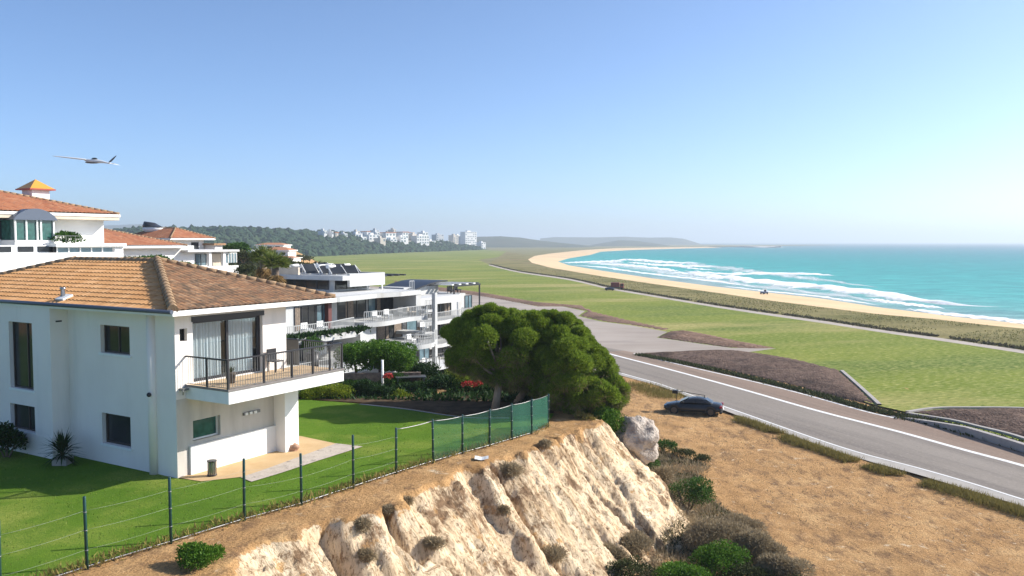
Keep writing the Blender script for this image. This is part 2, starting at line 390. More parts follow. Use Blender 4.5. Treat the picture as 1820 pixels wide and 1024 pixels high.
def terrain_h(X, Y):
    d, ei = poly_dist(lip, X, Y)
    n = len(lip); A = np.array(lip); B = np.roll(A, -1, 0); E = B - A
    t = np.clip(((X - A[ei, 0]) * E[ei, 0] + (Y - A[ei, 1]) * E[ei, 1]) / (E[ei] ** 2).sum(-1), 0, 1)
    s = lip_s[ei] + t * np.hypot(E[ei, 0], E[ei, 1])
    w0 = np.array(lipw)[ei]; w1 = np.array(lipw)[(ei + 1) % n]; w = w0 * (1 - t) + w1 * t
    front = ei < NB + 1
    groove = np.where(front, .40 * fbm(s * .55 + 3, d * .13, 3) + .30 * vnoise(s * 2.3, d * .4) + .10 * vnoise(s * 5.3, d * 1.6), .5 * fbm(X * .2, Y * .2, 2))
    for s0_, wd in ((lip_s[5] + .3, .22), (lip_s[7] + .2, .12), (lip_s[9] + .6, .13), (lip_s[11], .12)): groove = groove + np.where(front & (d > -.3), .75 * np.exp(-((s - s0_ - .5 * vnoise(d * .6 + s0_, d * 0 + 3.0)) / wd) ** 2), 0)
    k = np.clip((d + groove + .25) / w, 0, 1.6)
    prof = np.where(front, np.clip(1.06 * np.clip(k, 0, 1) ** .92, 0, 1), sstep(k))
    prof = np.where(front & (k > .82), np.maximum(prof - .0, 1 - .16 * np.exp(-(k - .82) * 9)), prof)
    h = LOW * prof
    cl = np.where(front, sstep((k - .0) / .05) * (1 - sstep((k - .93) / .22)), 0)
    ledge = .13 * fbm(X * 1.3 + 5, Y * 1.3, 4) + .12 * vnoise(s * 3.1, h * 2.0) + .09 * vnoise(X * 9, Y * 9)
    h = h + cl * ledge
    h = h - np.where(d < 0, .05 + .03 * vnoise(X * .9, Y * .9), 0)
    rise = 8.6 * sstep((-17.5 - (Y - 85).clip(-30, 2000) * .22 - X) / 17) * sstep((Y - 50) / 24)
    rise = np.where(X < -24, np.maximum(rise, 0), rise)
    h = h + rise
    dl, _ = poly_dist(land, X, Y)
    low = (d > 5.5) & (rise <= 0)
    h = np.where(low, h - np.where((X < 40) & (Y < 75), .09 + .09 * vnoise(X * .35, Y * .35) + .03 * vnoise(X * 1.9, Y * 1.9), .02), h)
    h = np.where(dl > -2.0, np.minimum(h, -4.6 - 3.5 * sstep((dl + 2.0) / 4)), h)
    terrain_h.s = s
    return h, cl, d
gx = np.r_[np.arange(-420, -40, 10), np.arange(-40, -16, .8), np.arange(-16, 12, .1), np.arange(12, 30, .45), np.arange(30, 150, 2.5)]
gy = np.r_[np.arange(-6, 14, 1.0), np.arange(14, 47, .1), np.arange(47, 92, .6), np.arange(92, 430, 3.5)]
GX, GY = np.meshgrid(gx, gy); H, CL, DD = terrain_h(GX, GY); SS = terrain_h.s
nx, ny = len(gx), len(gy); ii = np.arange(nx * ny).reshape(ny, nx)
Fq = np.stack([ii[:-1, :-1], ii[:-1, 1:], ii[1:, 1:], ii[1:, :-1]], -1).reshape(-1, 4)

def ground_mat():
    m, t, b = _mat('dry_earth_and_cliff'); g = t.nodes.new('ShaderNodeNewGeometry'); L = t.links.new
    b.inputs['Roughness'].default_value = .97; b.inputs['Specular IOR Level'].default_value = .1
    def nz(scale, det=7, ro=.6, st=(1, 1, 1), off=0):
        mp = t.nodes.new('ShaderNodeMapping'); mp.inputs['Scale'].default_value = st; mp.inputs['Location'].default_value = (off, off * .7, 0)
        L(g.outputs['Position'], mp.inputs['Vector']); n = t.nodes.new('ShaderNodeTexNoise')
        n.inputs['Scale'].default_value = scale; n.inputs['Detail'].default_value = det; n.inputs['Roughness'].default_value = ro
        L(mp.outputs[0], n.inputs['Vector']); return n.outputs[0]
    def mix(f, a, c2, typ='MIX'):
        x = t.nodes.new('ShaderNodeMix'); x.data_type = 'RGBA'; x.blend_type = typ
        L(f, x.inputs[0]) if not isinstance(f, float) else setattr(x.inputs[0], 'default_value', f)
        L(a, x.inputs[6]); L(c2, x.inputs[7]); return x.outputs[2]
    def rmp(f, stops): r = ramp(t, stops); L(f, r.inputs[0]); return r.outputs[0]
    def mr(f, lo, hi): x = t.nodes.new('ShaderNodeMapRange'); x.inputs[1].default_value = lo; x.inputs[2].default_value = hi; L(f, x.inputs[0]); return x.outputs[0]
    dirt = rmp(nz(.55, 9, .68), [(.28, (.41, .235, .10)), (.5, (.55, .325, .145)), (.72, (.70, .45, .22))])
    dead = rmp(nz(9, 6, .7), [(.3, (.17, .10, .055)), (.7, (.36, .22, .115))])
    dirt = mix(mr(nz(1.6, 9, .75, (1, .45, 1), 9), .49, .64), dirt, dead)
    fine = rmp(nz(14, 5, .75), [(.36, (.50, .46, .42)), (.48, (.93, .93, .93)), (.62, (1.12, 1.10, 1.07))])
    dirt = mix(.8, dirt, fine, 'MULTIPLY')
    pale = rmp(nz(1.1, 8, .65, (1, 1, .5)), [(.3, (.59, .435, .27)), (.5, (.77, .605, .41)), (.72, (.87, .74, .54))])
    crev = rmp(nz(6.5, 8, .75, (1.3, 1.3, .5), 4), [(.40, (.24, .15, .09)), (.475, (.95, .95, .95)), (.6, (1.05, 1.05, 1.05))])
    pale = mix(.75, pale, crev, 'MULTIPLY')
    fa = t.nodes.new('ShaderNodeAttribute'); fa.attribute_name = 'fall'
    def fn(sx, sy, det, ro):
        mp = t.nodes.new('ShaderNodeMapping'); mp.inputs['Scale'].default_value = (sx, sy, 1); L(fa.outputs['Vector'], mp.inputs['Vector']); n = t.nodes.new('ShaderNodeTexNoise')
        n.inputs['Scale'].default_value = 1; n.inputs['Detail'].default_value = det; n.inputs['Roughness'].default_value = ro; L(mp.outputs[0], n.inputs['Vector']); return n.outputs[0]
    rill = fn(3.2, .5, 6, .65); pits = fn(9, 3.5, 4, .7)
    pale = mix(.8, pale, rmp(rill, [(.36, (.42, .30, .20)), (.46, (.95, .93, .90)), (.62, (1.08, 1.06, 1.04))]), 'MULTIPLY')
    pale = mix(.8, pale, rmp(pits, [(.33, (.30, .19, .12)), (.41, (1, 1, 1))]), 'MULTIPLY')
    soil = rmp(nz(7, 6, .7), [(.3, (.12, .075, .045)), (.7, (.30, .19, .11))])
    pale = mix(mr(nz(.62, 8, .7, (1, 1, .8), 21), .535, .62), pale, soil)
    at = t.nodes.new('ShaderNodeAttribute'); at.attribute_name = 'cliff'
    ad = t.nodes.new('ShaderNodeMath'); ad.operation = 'ADD'; L(at.outputs['Fac'], ad.inputs[0])
    n5 = mr(nz(1.3, 7, .7, (1, 1, 1), 31), .3, .7); sc = t.nodes.new('ShaderNodeMath'); sc.operation = 'MULTIPLY_ADD'; sc.inputs[1].default_value = 1.5; sc.inputs[2].default_value = -.75
    L(n5, sc.inputs[0]); L(sc.outputs[0], ad.inputs[1])
    col = mix(mr(ad.outputs[0], .38, .62), dirt, pale)
    L(col, b.inputs['Base Color'])
    hm = t.nodes.new('ShaderNodeMix'); L(at.outputs['Fac'], hm.inputs[0]); L(nz(7, 8, .7), hm.inputs[2]); L(fn(5, 1.4, 8, .7), hm.inputs[3]); h1 = hm.outputs[0]; h2 = nz(26, 5, .7)
    a1 = t.nodes.new('ShaderNodeBump'); a1.inputs['Strength'].default_value = .75; a1.inputs['Distance'].default_value = .30; L(h1, a1.inputs['Height'])
    a2 = t.nodes.new('ShaderNodeBump'); a2.inputs['Strength'].default_value = .6; a2.inputs['Distance'].default_value = .04; L(h2, a2.inputs['Height'])
    L(a1.outputs[0], a2.inputs['Normal']); L(a2.outputs[0], b.inputs['Normal'])
    return m
terr = npmesh('ground', np.stack([GX, GY, H], -1).reshape(-1, 3), Fq, ground_mat(), smooth=True); struct(terr)
a3 = terr.data.attributes.new('fall', 'FLOAT_VECTOR', 'POINT'); a3.data.foreach_set('vector', np.stack([SS, DD, SS * 0], -1).reshape(-1, 3).astype(np.float32).ravel())
at = terr.data.attributes.new('cliff', 'FLOAT', 'POINT'); at.data.foreach_set('value', CL.ravel().astype(np.float32))
def hz(x, y):
    h, _, _ = terrain_h(np.array([float(x)]), np.array([float(y)])); return float(h[0])
def hzs(q): return terrain_h(q[:, 0], q[:, 1])[0]

# --- far plain, sheets of the low land
M['plain'] = layered('far_plain', [([(.3, (.17, .16, .07)), (.7, (.27, .24, .12))], .02, (1, 1, 1), None)])
far = [coast[11], coast[12]] + coast[13:] + [(1400, 3600), (-400, 5200), (-4000, 5200), (-4000, 415), (coast[11][0] * .55, 415)]
sheet('plain', far, LOW - .03, M['plain'])
M['field'] = layered('field_grass', [([(.3, (.11, .165, .02)), (.55, (.18, .22, .03)), (.72, (.26, .265, .06))], .045, (.45, 1.5, 1), None),
                                     ([(.3, (.34, .29, .11)), (.7, (.42, .35, .15))], .3, (.4, 1.4, 1), (.035, .50, .64)),
                                     ([(.3, (.075, .12, .02)), (.7, (.13, .19, .035))], .5, (.4, 1.4, 1), (.055, .52, .64)),
                                     ([(.38, (.07, .125, .015)), (.62, (.44, .42, .15))], 2.2, (.6, 1.6, 1), (2.5, .40, .66))], bump=.4, bscale=5, bdist=.1, rot=.3)
path_a = ground([(869, 470), (919, 482), (1008, 495), (1073.6, 509.5), (1112, 516.5), (1186, 529), (1275, 543.5), (1360, 556), (1461.5, 570.2), (1563, 586), (1664.6, 600), (1820, 623), (1990, 650)], LOW, 6)
field_near = ground([(1990, 850), (1820, 790), (1640, 738), (1565, 722), (1400, 675), (1250, 645), (1100, 605), (1000, 572), (860, 540), (720, 528), (560, 520)], LOW)
field_far = ground([(420, 462), (480, 460), (560, 456), (640, 452), (700, 449.5), (780, 446.3), (860, 444.3), (905, 447), (900, 455), (850, 462)], LOW)
fieldpoly = field_near + field_far + path_a
sheet('field_grass', rough(fieldpoly, .25, 3.0, 2), LOW + .004, M['field'])
M['tarmac'] = layered('pale_tarmac', [([(.3, (.33, .28, .24)), (.7, (.43, .375, .33))], .12, (.5, 1, 1), None),
                                      ([(.3, (.20, .175, .16)), (.7, (.30, .26, .235))], .5, (.4, 1.3, 1), (.09, .54, .72))], bump=.2, bscale=12, bdist=.02)
tar = ground([(640, 508), (760, 514), (860, 526), (956, 545), (1000, 545), (1040, 553), (1027, 562), (1070, 572), (1120, 578), (1187, 590), (1167, 600), (1250, 612), (1300, 618.5), (1380, 619.5), (1330, 626), (1200, 629), (1131, 629), (1110, 655), (1060, 668), (900, 640), (760, 600), (640, 560)], LOW)
sheet('tarmac', rough(tar, .12, 1.2, 3), LOW + .008, M['tarmac'])
# road
rd_lo = ground([(985, 632), (1102, 667), (1165, 684.5), (1200, 696.5), (1320, 742), (1446, 788), (1534, 817), (1622, 841), (1725, 872), (1820, 901), (1990, 955)], LOW, 5)
rd_hi = ground([(1010, 606), (1126.5, 627), (1215, 648.5), (1320, 672.5), (1417, 696.5), (1534, 729), (1593, 742.5), (1681, 764), (1740, 781), (1820, 806), (1990, 862)], LOW, 5)
wl_lo = ground([(985, 628), (1102, 663), (1165, 680.5), (1200, 692.5), (1320, 734.5), (1446, 779), (1534, 807), (1622, 829.6), (1725, 859), (1820, 889), (1990, 941)], LOW, 5)
wl_c = ground([(1075, 626), (1090, 631), (1190, 657), (1320, 692.5), (1446, 728.5), (1593, 766.5), (1710, 799), (1820, 828.5), (1990, 878)], LOW, 6)
wl_hi = ground([(1126.5, 628.5), (1215, 650), (1320, 674), (1417, 698), (1534, 730.5), (1593, 744)], LOW, 6)
M['asphalt'] = layered('worn_asphalt', [([(.3, (.235, .205, .175)), (.7, (.30, .265, .23))], .3, (.15, .9, 1), None),
                                        ([(.3, (.16, .14, .125)), (.7, (.22, .195, .175))], 2.2, (.06, 1.4, 1), (.45, .47, .66)), ([(.35, (.17, .15, .135)), (.65, (.40, .35, .31))], 9, (.6, 1, 1), (6, .45, .8))], bump=.25, bscale=25, bdist=.015, rot=1.92)
M['asphalt_brown'] = layered('brown_worn_asphalt', [([(.3, (.26, .19, .15)), (.7, (.34, .26, .205))], .3, (.15, .9, 1), None),
                                        ([(.3, (.19, .145, .115)), (.7, (.26, .20, .16))], 2.2, (.06, 1.4, 1), (.45, .45, .64)), ([(.35, (.18, .14, .11)), (.65, (.40, .31, .25))], 9, (.6, 1, 1), (6, .45, .8))], bump=.25, bscale=25, bdist=.015, rot=1.92)
M['shoulder'] = layered('pale_shoulder', [([(.3, (.36, .33, .30)), (.7, (.46, .43, .39))], .8, (1, 1, 1), None)], bump=.2, bscale=20)
M['line'] = layered('road_paint', [([(.3, (.74, .73, .70)), (.7, (.82, .81, .79))], 1.2, (1, 1, 1), None), ([(.3, (.45, .43, .40)), (.7, (.6, .58, .55))], 6, (1, 1, 1), (2.2, .60, .75))], rough=.7)
N = 70
struct(strip('road', resample(rd_hi, N), resample(wl_lo, N), LOW + .012, M['asphalt']))
struct(strip('road_shoulder', resample(wl_lo, N), resample(rd_lo, N), LOW + .012, M['shoulder']))
wc = resample(wl_c, N); hi2 = resample(rd_hi, N * 4); hi2 = [min(hi2, key=lambda q: math.dist(q, p)) for p in wc]
struct(strip('road_far_lane', hi2, wc, LOW + .016, M['asphalt_brown']))
def band(name, pts, w, z): q = resample(pts, 60); return struct(strip(name, offset(q, w / 2), offset(q, -w / 2), z, M['line']))
band('lane_line', wl_c, .42, LOW + .020); band('edge_line', wl_lo, .17, LOW + .024); band('edge_line', wl_hi, .26, LOW + .020)
M['kerb'] = layered('concrete_kerb', [([(.3, (.36, .33, .31)), (.7, (.46, .43, .40))], 1.5, (1, 1, 1), None)], bump=.2, bscale=20)
kp = resample(ground([(1575, 739), (1620, 748), (1681, 763), (1740, 780), (1820, 805), (1990, 861)], LOW, 6), 40); ko = offset(kp, .38)
if ko[0][1] < kp[0][1]: ko = offset(kp, -.38)
mb = MB()
for i in range(39):
    h0 = .5 * min(1, i / 14); h1 = .5 * min(1, (i + 1) / 14)
    a, b_, c, d_ = kp[i], kp[i + 1], ko[i + 1], ko[i]
    mb.quad((*a, LOW), (*b_, LOW), (*b_, LOW + h1), (*a, LOW + h0)); mb.quad((*a, LOW + h0), (*b_, LOW + h1), (*c, LOW + h1), (*d_, LOW + h0)); mb.quad((*d_, LOW + h0), (*c, LOW + h1), (*c, LOW), (*d_, LOW))
struct(mb.build('kerb', M['kerb']))
# mulch beds: low mounds of brown chippings
M['mulch'] = layered('brown_mulch', [([(.3, (.075, .05, .04)), (.5, (.14, .095, .075)), (.7, (.24, .17, .13))], 2.5, (1, 1, 1), None), ([(.3, (.04, .03, .026)), (.7, (.10, .07, .055))], 5, (1, 1, 1), (.25, .5, .68))], bump=.9, bscale=5, bdist=.25)
M['mulch_red'] = layered('reddish_mulch', [([(.3, (.14, .085, .06)), (.5, (.22, .14, .10)), (.7, (.33, .23, .165))], 1.6, (1, 1, 1), None), ([(.3, (.08, .055, .045)), (.7, (.16, .11, .085))], 4, (1, 1, 1), (.12, .52, .7))], bump=.9, bscale=3, bdist=.25)
def mound(name, pts, top, mat, step, seed):
    p = rough(pts, step * .12, step, seed); A = np.array(p); lo, hi = A.min(0), A.max(0)
    xs = np.arange(lo[0], hi[0] + step, step * .5); ys = np.arange(lo[1], hi[1] + step, step * .5); X, Y = np.meshgrid(xs, ys)
    d, _ = poly_dist(p, X, Y); z = LOW + .03 + top * sstep(-d / (step * 3)) * (1 + .35 * vnoise(X / step * .5, Y / step * .5)); z = np.where(d > 0, LOW - .4 - d * .02, z)
    k = np.arange(X.size).reshape(X.shape); q = np.stack([k[:-1, :-1], k[:-1, 1:], k[1:, 1:], k[1:, :-1]], -1).reshape(-1, 4)
    keep = (d.ravel()[q] < step * .8).any(1); o = npmesh(name, np.stack([X, Y, z], -1).reshape(-1, 3), q[keep], mat, smooth=True); return struct(o)
bed1 = ground([(1132, 628), (1200, 625), (1300, 622), (1350, 628), (1417, 639), (1488, 657), (1496, 661), (1530, 691), (1556, 718), (1500, 707), (1446, 694), (1380, 678), (1300, 660), (1215, 643)])
mound('mulch_bed', bed1, .30, M['mulch'], .8, 1)
mound('mulch_bed', ground([(1168, 600), (1190, 589), (1216, 587), (1256, 594), (1312, 606), (1380, 618.5), (1340, 620), (1291, 617.5), (1230, 609)]), .3, M['mulch_red'], .8, 2)
mound('mulch_bed', ground([(860, 520), (956, 537), (1035, 543), (1055, 554), (1105, 566), (1190, 584), (1188, 589), (1114, 576.5), (1071, 571.5), (1028, 561.5), (1042, 553), (1000, 545), (956, 545), (860, 527.5), (780, 517), (700, 505), (700, 499), (780, 510)]), .22, M['mulch_red'], 1.3, 3)
mound('mulch_bed', ground([(1618, 733), (1660, 728), (1720, 727), (1820, 728), (1990, 735), (1990, 842), (1820, 778), (1740, 758), (1680, 744)]), .35, M['mulch'], .7, 4)
kb = MB()
for seg in ([(1496, 660), (1530, 690), (1563, 720.5)], [(1612, 734), (1660, 727), (1720, 726), (1820, 727), (1990, 734)], [(1612, 736), (1690, 748), (1740, 760), (1820, 781), (1990, 846)]):
    q = resample(ground(seg, LOW, 5), 24); a, b_ = offset(q, .16), offset(q, -.16)
    for i in range(23):
        z0, z1 = LOW - .1, LOW + .13
        kb.quad((*a[i], z1), (*a[i + 1], z1), (*b_[i + 1], z1), (*b_[i], z1)); kb.quad((*b_[i], z0), (*b_[i + 1], z0), (*b_[i + 1], z1), (*b_[i], z1)); kb.quad((*a[i + 1], z0), (*a[i], z0), (*a[i], z1), (*a[i + 1], z1))
struct(kb.build('bed_kerb', M['kerb']))
# clipped strip between road and beds
q = np.concatenate([along(ground([(1135, 631), (1215, 646.5), (1300, 664.5), (1417, 693), (1534, 725), (1600, 740)], LOW, 5), 9000, rng, .28), along(ground([(1600, 740), (1681, 757), (1740, 773), (1820, 796), (1990, 855)], LOW, 5), 5000, rng, .4)])
tuft_stuff('verge_plants', np.c_[q, np.full(len(q), LOW)], .26, .13, M['leaf_olive'], rng, 'low dark green planting between the road edge line and the brown mulch beds', 'ground cover', .7)
# path
M['path'] = layered('pale_path', [([(.3, (.40, .35, .30)), (.7, (.50, .44, .385))], .3, (1, 1, 1), None)])
pa = resample(path_a, 90); pb = resample(ground([(869, 472), (919, 484), (1008, 497.5), (1073.6, 512.5), (1112, 519.5), (1186, 532), (1275, 547), (1360, 560), (1461.5, 574.5), (1563, 590.5), (1664.6, 605), (1820, 628.5), (1990, 656)], LOW, 6), 90)
pbs = [min(resample(pb, 400), key=lambda q2: math.dist(q2, p)) for p in pa]
struct(strip('path', pa, pbs, LOW + .012, M['path']))
# scrub strip between path and beach
M['scrubland'] = layered('dune_scrub', [([(.3, (.19, .165, .07)), (.7, (.30, .255, .115))], .10, (.6, 1, 1), None), ([(.3, (.10, .105, .035)), (.7, (.17, .165, .06))], .5, (1, 1, 1), (.05, .5, .66)), ([(.3, (.20, .14, .08)), (.7, (.31, .22, .13))], .3, (1, 1, 1), (.022, .55, .68))], bump=1, bscale=1.6, bdist=.4)
scr = [(v.x, v.y) for v in (P(a, b, LOW) for a, b in [(900, 447), (905, 450), (869, 469.5)])]
scrubpoly = coast[:14][::-1] + [(pa[-1][0], pa[-1][1])] + pa[::-1][1:] + scr[:1]
sheet('dune', rough(scrubpoly, .4, 3, 8), LOW + .006, M['scrubland'])
q = in_poly(coast[:11][::-1] + pa[::-1], 26000, rng); q = q[q[:, 1] < 420]; nearw = rng.uniform(0, 1, len(q)) < np.clip(170 / q[:, 1], 0, 1) ** 1.5
q = q[nearw]; dpc, _ = poly_dist(coast[:11][::-1] + pa[::-1], q[:, 0], q[:, 1]); q = q[dpc < -1.2]
q = q[vnoise(q[:, 0] * .15, q[:, 1] * .15) > -.35]
tuft_stuff('dune_grass', np.c_[q, np.full(len(q), LOW)], .24, .18, M['dune'], rng, 'dry olive dune grass between the pale path and the sandy beach', 'dune grass', .9)
q = along(offset(pa, .9) if math.dist(offset(pa, .9)[40], coast[5]) < math.dist(offset(pa, -.9)[40], coast[5]) else offset(pa, -.9), 14000, rng, .35)
q = q[vnoise(q[:, 0] * .35, q[:, 1] * .35) > -.5]
tuft_stuff('path_scrub', np.c_[q, np.full(len(q), LOW)], .42, .25, leafmat('dark_path_scrub', [(.09, .075, .05), (.15, .125, .075), (.09, .10, .045)], .1, .8), rng, 'dark scrub edging along the seaward side of the pale path', 'ground cover', .9)
# beach
M['sand'] = layered('beach_sand', [([(.3, (.68, .49, .28)), (.7, (.78, .58, .36))], .04, (1, 1, 1), None), ([(.3, (.54, .39, .24)), (.7, (.62, .47, .3))], .3, (1, 1, 1), (.03, .5, .72))], bump=.3, bscale=1.2, bdist=.15)
n1 = 90; c1 = resample(coast[:12], n1) + resample(coast[12:], 60); w1 = resample(water[:12], n1) + resample(water[12:], 60)
ext = [(c1[i][0] * .0 + w1[i][0] + (w1[i][0] - c1[i][0]) * .35, w1[i][1] + (w1[i][1] - c1[i][1]) * .35) for i in range(len(c1))]
mb = MB()
for i in range(len(c1) - 1):
    a0, a1 = np.array(c1[i]), np.array(c1[i + 1]); b0, b1 = np.array(w1[i]), np.array(w1[i + 1]); e0, e1 = np.array(ext[i]), np.array(ext[i + 1])
    mb.quad((*a0, LOW - .01), (*a1, LOW - .01), (*b1, SEA), (*b0, SEA), True); mb.quad((*b0, SEA), (*b1, SEA), (*e1, SEA - .55), (*e0, SEA - .55), True)
struct(mb.build('beach', M['sand']))
# sea
def sea_mat():
    m, t, b = _mat('sea_water'); L = t.links.new; g = t.nodes.new('ShaderNodeNewGeometry')
    a = np.array(water[1]); e = np.array(water[10]) - a; e /= np.linalg.norm(e); nrm = np.array((e[1], -e[0]))
    if nrm[0] < 0: nrm = -nrm
    dp = t.nodes.new('ShaderNodeVectorMath'); dp.operation = 'DOT_PRODUCT'; dp.inputs[1].default_value = (nrm[0], nrm[1], 0)
    sb = t.nodes.new('ShaderNodeVectorMath'); sb.operation = 'SUBTRACT'; sb.inputs[1].default_value = (a[0], a[1], 0)
    L(g.outputs['Position'], sb.inputs[0]); L(sb.outputs[0], dp.inputs[0])
    n = t.nodes.new('ShaderNodeTexNoise'); n.inputs['Scale'].default_value = .012; n.inputs['Detail'].default_value = 5; L(g.outputs['Position'], n.inputs['Vector'])
    ma = t.nodes.new('ShaderNodeMath'); ma.operation = 'MULTIPLY_ADD'; ma.inputs[1].default_value = 44; L(n.outputs[0], ma.inputs[0]); 
    sb2 = t.nodes.new('ShaderNodeMath'); sb2.operation = 'ADD'; sb2.inputs[1].default_value = -22; L(dp.outputs['Value'], sb2.inputs[0]); L(sb2.outputs[0], ma.inputs[2])
    ab = t.nodes.new('ShaderNodeMath'); ab.operation = 'MAXIMUM'; ab.inputs[1].default_value = 0; L(ma.outputs[0], ab.inputs[0])
    dv = t.nodes.new('ShaderNodeMath'); dv.operation = 'DIVIDE'; dv.inputs[1].default_value = 3200; L(ab.outputs[0], dv.inputs[0])
    pw = t.nodes.new('ShaderNodeMath'); pw.operation = 'POWER'; pw.inputs[1].default_value = .4; L(dv.outputs[0], pw.inputs[0])
    r = ramp(t, [(0, (.30, .40, .37)), (.10, (.17, .38, .35)), (.19, (.07, .40, .36)), (.30, (.025, .33, .30)), (.48, (.008, .235, .24)), (.75, (.004, .13, .17)), (1, (.004, .10, .15))]); L(pw.outputs[0], r.inputs[0])
    n2 = t.nodes.new('ShaderNodeTexNoise'); n2.inputs['Scale'].default_value = .22; n2.inputs['Detail'].default_value = 9; n2.inputs['Roughness'].default_value = .7
    mp = t.nodes.new('ShaderNodeMapping'); mp.inputs['Rotation'].default_value = (0, 0, -math.atan2(e[1], e[0])); mp.inputs['Scale'].default_value = (.35, 1, 1)
    L(g.outputs['Position'], mp.inputs['Vector']); L(mp.outputs[0], n2.inputs['Vector'])
    r2 = ramp(t, [(.38, (.64, .70, .74)), (.52, (1, 1, 1)), (.64, (1.3, 1.28, 1.25))]); L(n2.outputs[0], r2.inputs[0])
    mx = t.nodes.new('ShaderNodeMix'); mx.data_type = 'RGBA'; mx.blend_type = 'MULTIPLY'; mx.inputs[0].default_value = .9
    L(r.outputs[0], mx.inputs[6]); L(r2.outputs[0], mx.inputs[7]); L(mx.outputs[2], b.inputs['Base Color'])
    b.inputs['Roughness'].default_value = .4; b.inputs['Specular IOR Level'].default_value = .12
    bp = t.nodes.new('ShaderNodeBump'); bp.inputs['Strength'].default_value = .8; bp.inputs['Distance'].default_value = 1.2; L(n2.outputs[0], bp.inputs['Height']); L(bp.outputs[0], b.inputs['Normal'])
    return m
mb = MB(); mb.quad((-16000, -400, SEA), (16000, -400, SEA), (16000, 30000, SEA), (-16000, 30000, SEA)); struct(mb.build('sea', sea_mat()))
# surf: ribbons of foam, the big one a raised breaker
def foam_mat(lo=.70, hi=1.06, top=1.0):
    m, t, b = _mat('sea_foam'); L = t.links.new; g = t.nodes.new('ShaderNodeNewGeometry'); uv = t.nodes.new('ShaderNodeUVMap'); uv.uv_map = 'UV'
    b.inputs['Base Color'].default_value = (.80, .82, .83, 1); b.inputs['Roughness'].default_value = .8
    s = t.nodes.new('ShaderNodeSeparateXYZ'); L(uv.outputs[0], s.inputs[0])
    mp = t.nodes.new('ShaderNodeMapping'); mp.inputs['Scale'].default_value = (.32, 3.2, 1); L(uv.outputs[0], mp.inputs['Vector'])
    n = t.nodes.new('ShaderNodeTexNoise'); n.inputs['Scale'].default_value = 1; n.inputs['Detail'].default_value = 9; n.inputs['Roughness'].default_value = .68; L(mp.outputs[0], n.inputs['Vector'])
    q = t.nodes.new('ShaderNodeFloatCurve'); c = q.mapping.curves[0]; c.points[0].location = (0, 0); c.points[1].location = (1, 0); c.points.new(.10, .60); c.points.new(.30, .70); c.points.new(.65, .44); q.mapping.update()
    L(s.outputs['Y'], q.inputs['Value'])
    ad = t.nodes.new('ShaderNodeMath'); ad.operation = 'ADD'; L(q.outputs[0], ad.inputs[0]); L(n.outputs[0], ad.inputs[1])
    mr = t.nodes.new('ShaderNodeMapRange'); mr.inputs[1].default_value = lo; mr.inputs[2].default_value = hi; mr.inputs[4].default_value = top; L(ad.outputs[0], mr.inputs[0])
    tr = t.nodes.new('ShaderNodeBsdfTransparent'); ms = t.nodes.new('ShaderNodeMixShader'); L(mr.outputs[0], ms.inputs[0]); L(tr.outputs[0], ms.inputs[1]); L(b.outputs[0], ms.inputs[2])
    L(ms.outputs[0], t.nodes['Material Output'].inputs[0]); return m
M['foam'] = foam_mat(); M['wash'] = foam_mat(.92, 1.35, .8)
def surf(front, back, rise=0, n=70, z=.03, mat='foam'):
    """front: seaward edge pixels, back: landward edge"""
    A = resample([(P(a, b, SEA).x, P(a, b, SEA).y) for a, b in front], n); B = resample([(P(a, b, SEA).x, P(a, b, SEA).y) for a, b in back], n); jt = [vnoise(np.array([i * .55 + front[0][0]]), np.array([front[0][1] * .7]))[0] for i in range(n)]; j2 = [vnoise(np.array([i * .8 + front[0][0]]), np.array([front[0][1] * .3 + 9]))[0] for i in range(n)]
    fd = [min(1, (i + .3) / (n * .16), (n - .7 - i) / (n * .16)) ** .6 for i in range(n)]; A = [(a[0] + (b[0] - a[0]) * (.22 * jt[i] + .5 * (1 - fd[i])), a[1] + (b[1] - a[1]) * (.22 * jt[i] + .5 * (1 - fd[i]))) for i, (a, b) in enumerate(zip(A, B))]; B = [(a[0] + (b[0] - a[0]) * fd[i] * (1 + .3 * j2[i]), a[1] + (b[1] - a[1]) * fd[i] * (1 + .3 * j2[i])) for i, (a, b) in enumerate(zip(A, B))]
    me = bpy.data.meshes.new('surf'); vs = []; fs = []; uvs = []; K = 7; s = 0
    for i in range(n):
        if i: s += math.dist(A[i], A[i - 1])
        for k in range(K):
            t = k / (K - 1); vs.append((A[i][0] * (1 - t) + B[i][0] * t, A[i][1] * (1 - t) + B[i][1] * t, SEA + z + rise * math.sin(math.pi * min(1, t * 1.6)) * (.6 + .4 * math.sin(i * .9)) * math.sin(math.pi * min(1, i / 6, (n - 1 - i) / 6) / 2))); uvs.append((s * .25, t * 1.0))
    for i in range(n - 1):
        for k in range(K - 1): fs.append((i * K + k, i * K + k + 1, (i + 1) * K + k + 1, (i + 1) * K + k))
    me.from_pydata(vs, [], fs); u = me.uv_layers.new(name='UV')
    for l in me.loops: u.data[l.index].uv = uvs[l.vertex_index]
    for p in me.polygons: p.use_smooth = True
    me.materials.append(M[mat]); o = bpy.data.objects.new('surf', me); C.objects.link(o); return struct(o)
surf([(1190, 484), (1216, 482.5), (1305, 491), (1360, 497.5), (1436, 503.5), (1538, 515.5), (1614, 524), (1690, 538), (1776, 544.5)], [(1190, 488), (1216, 491), (1305, 503), (1360, 510.5), (1436, 517.5), (1538, 530), (1614, 538.5), (1690, 547), (1776, 548)], .7)
surf([(1060, 466), (1115, 459.5), (1157, 462), (1200, 465), (1255, 467)], [(1060, 468), (1115, 463.5), (1157, 468), (1200, 470.5), (1255, 469)], .6)
surf([(1115, 465), (1163, 469), (1230, 471.5), (1275, 473)], [(1115, 468), (1163, 474), (1230, 476.5), (1275, 475.5)], .3)
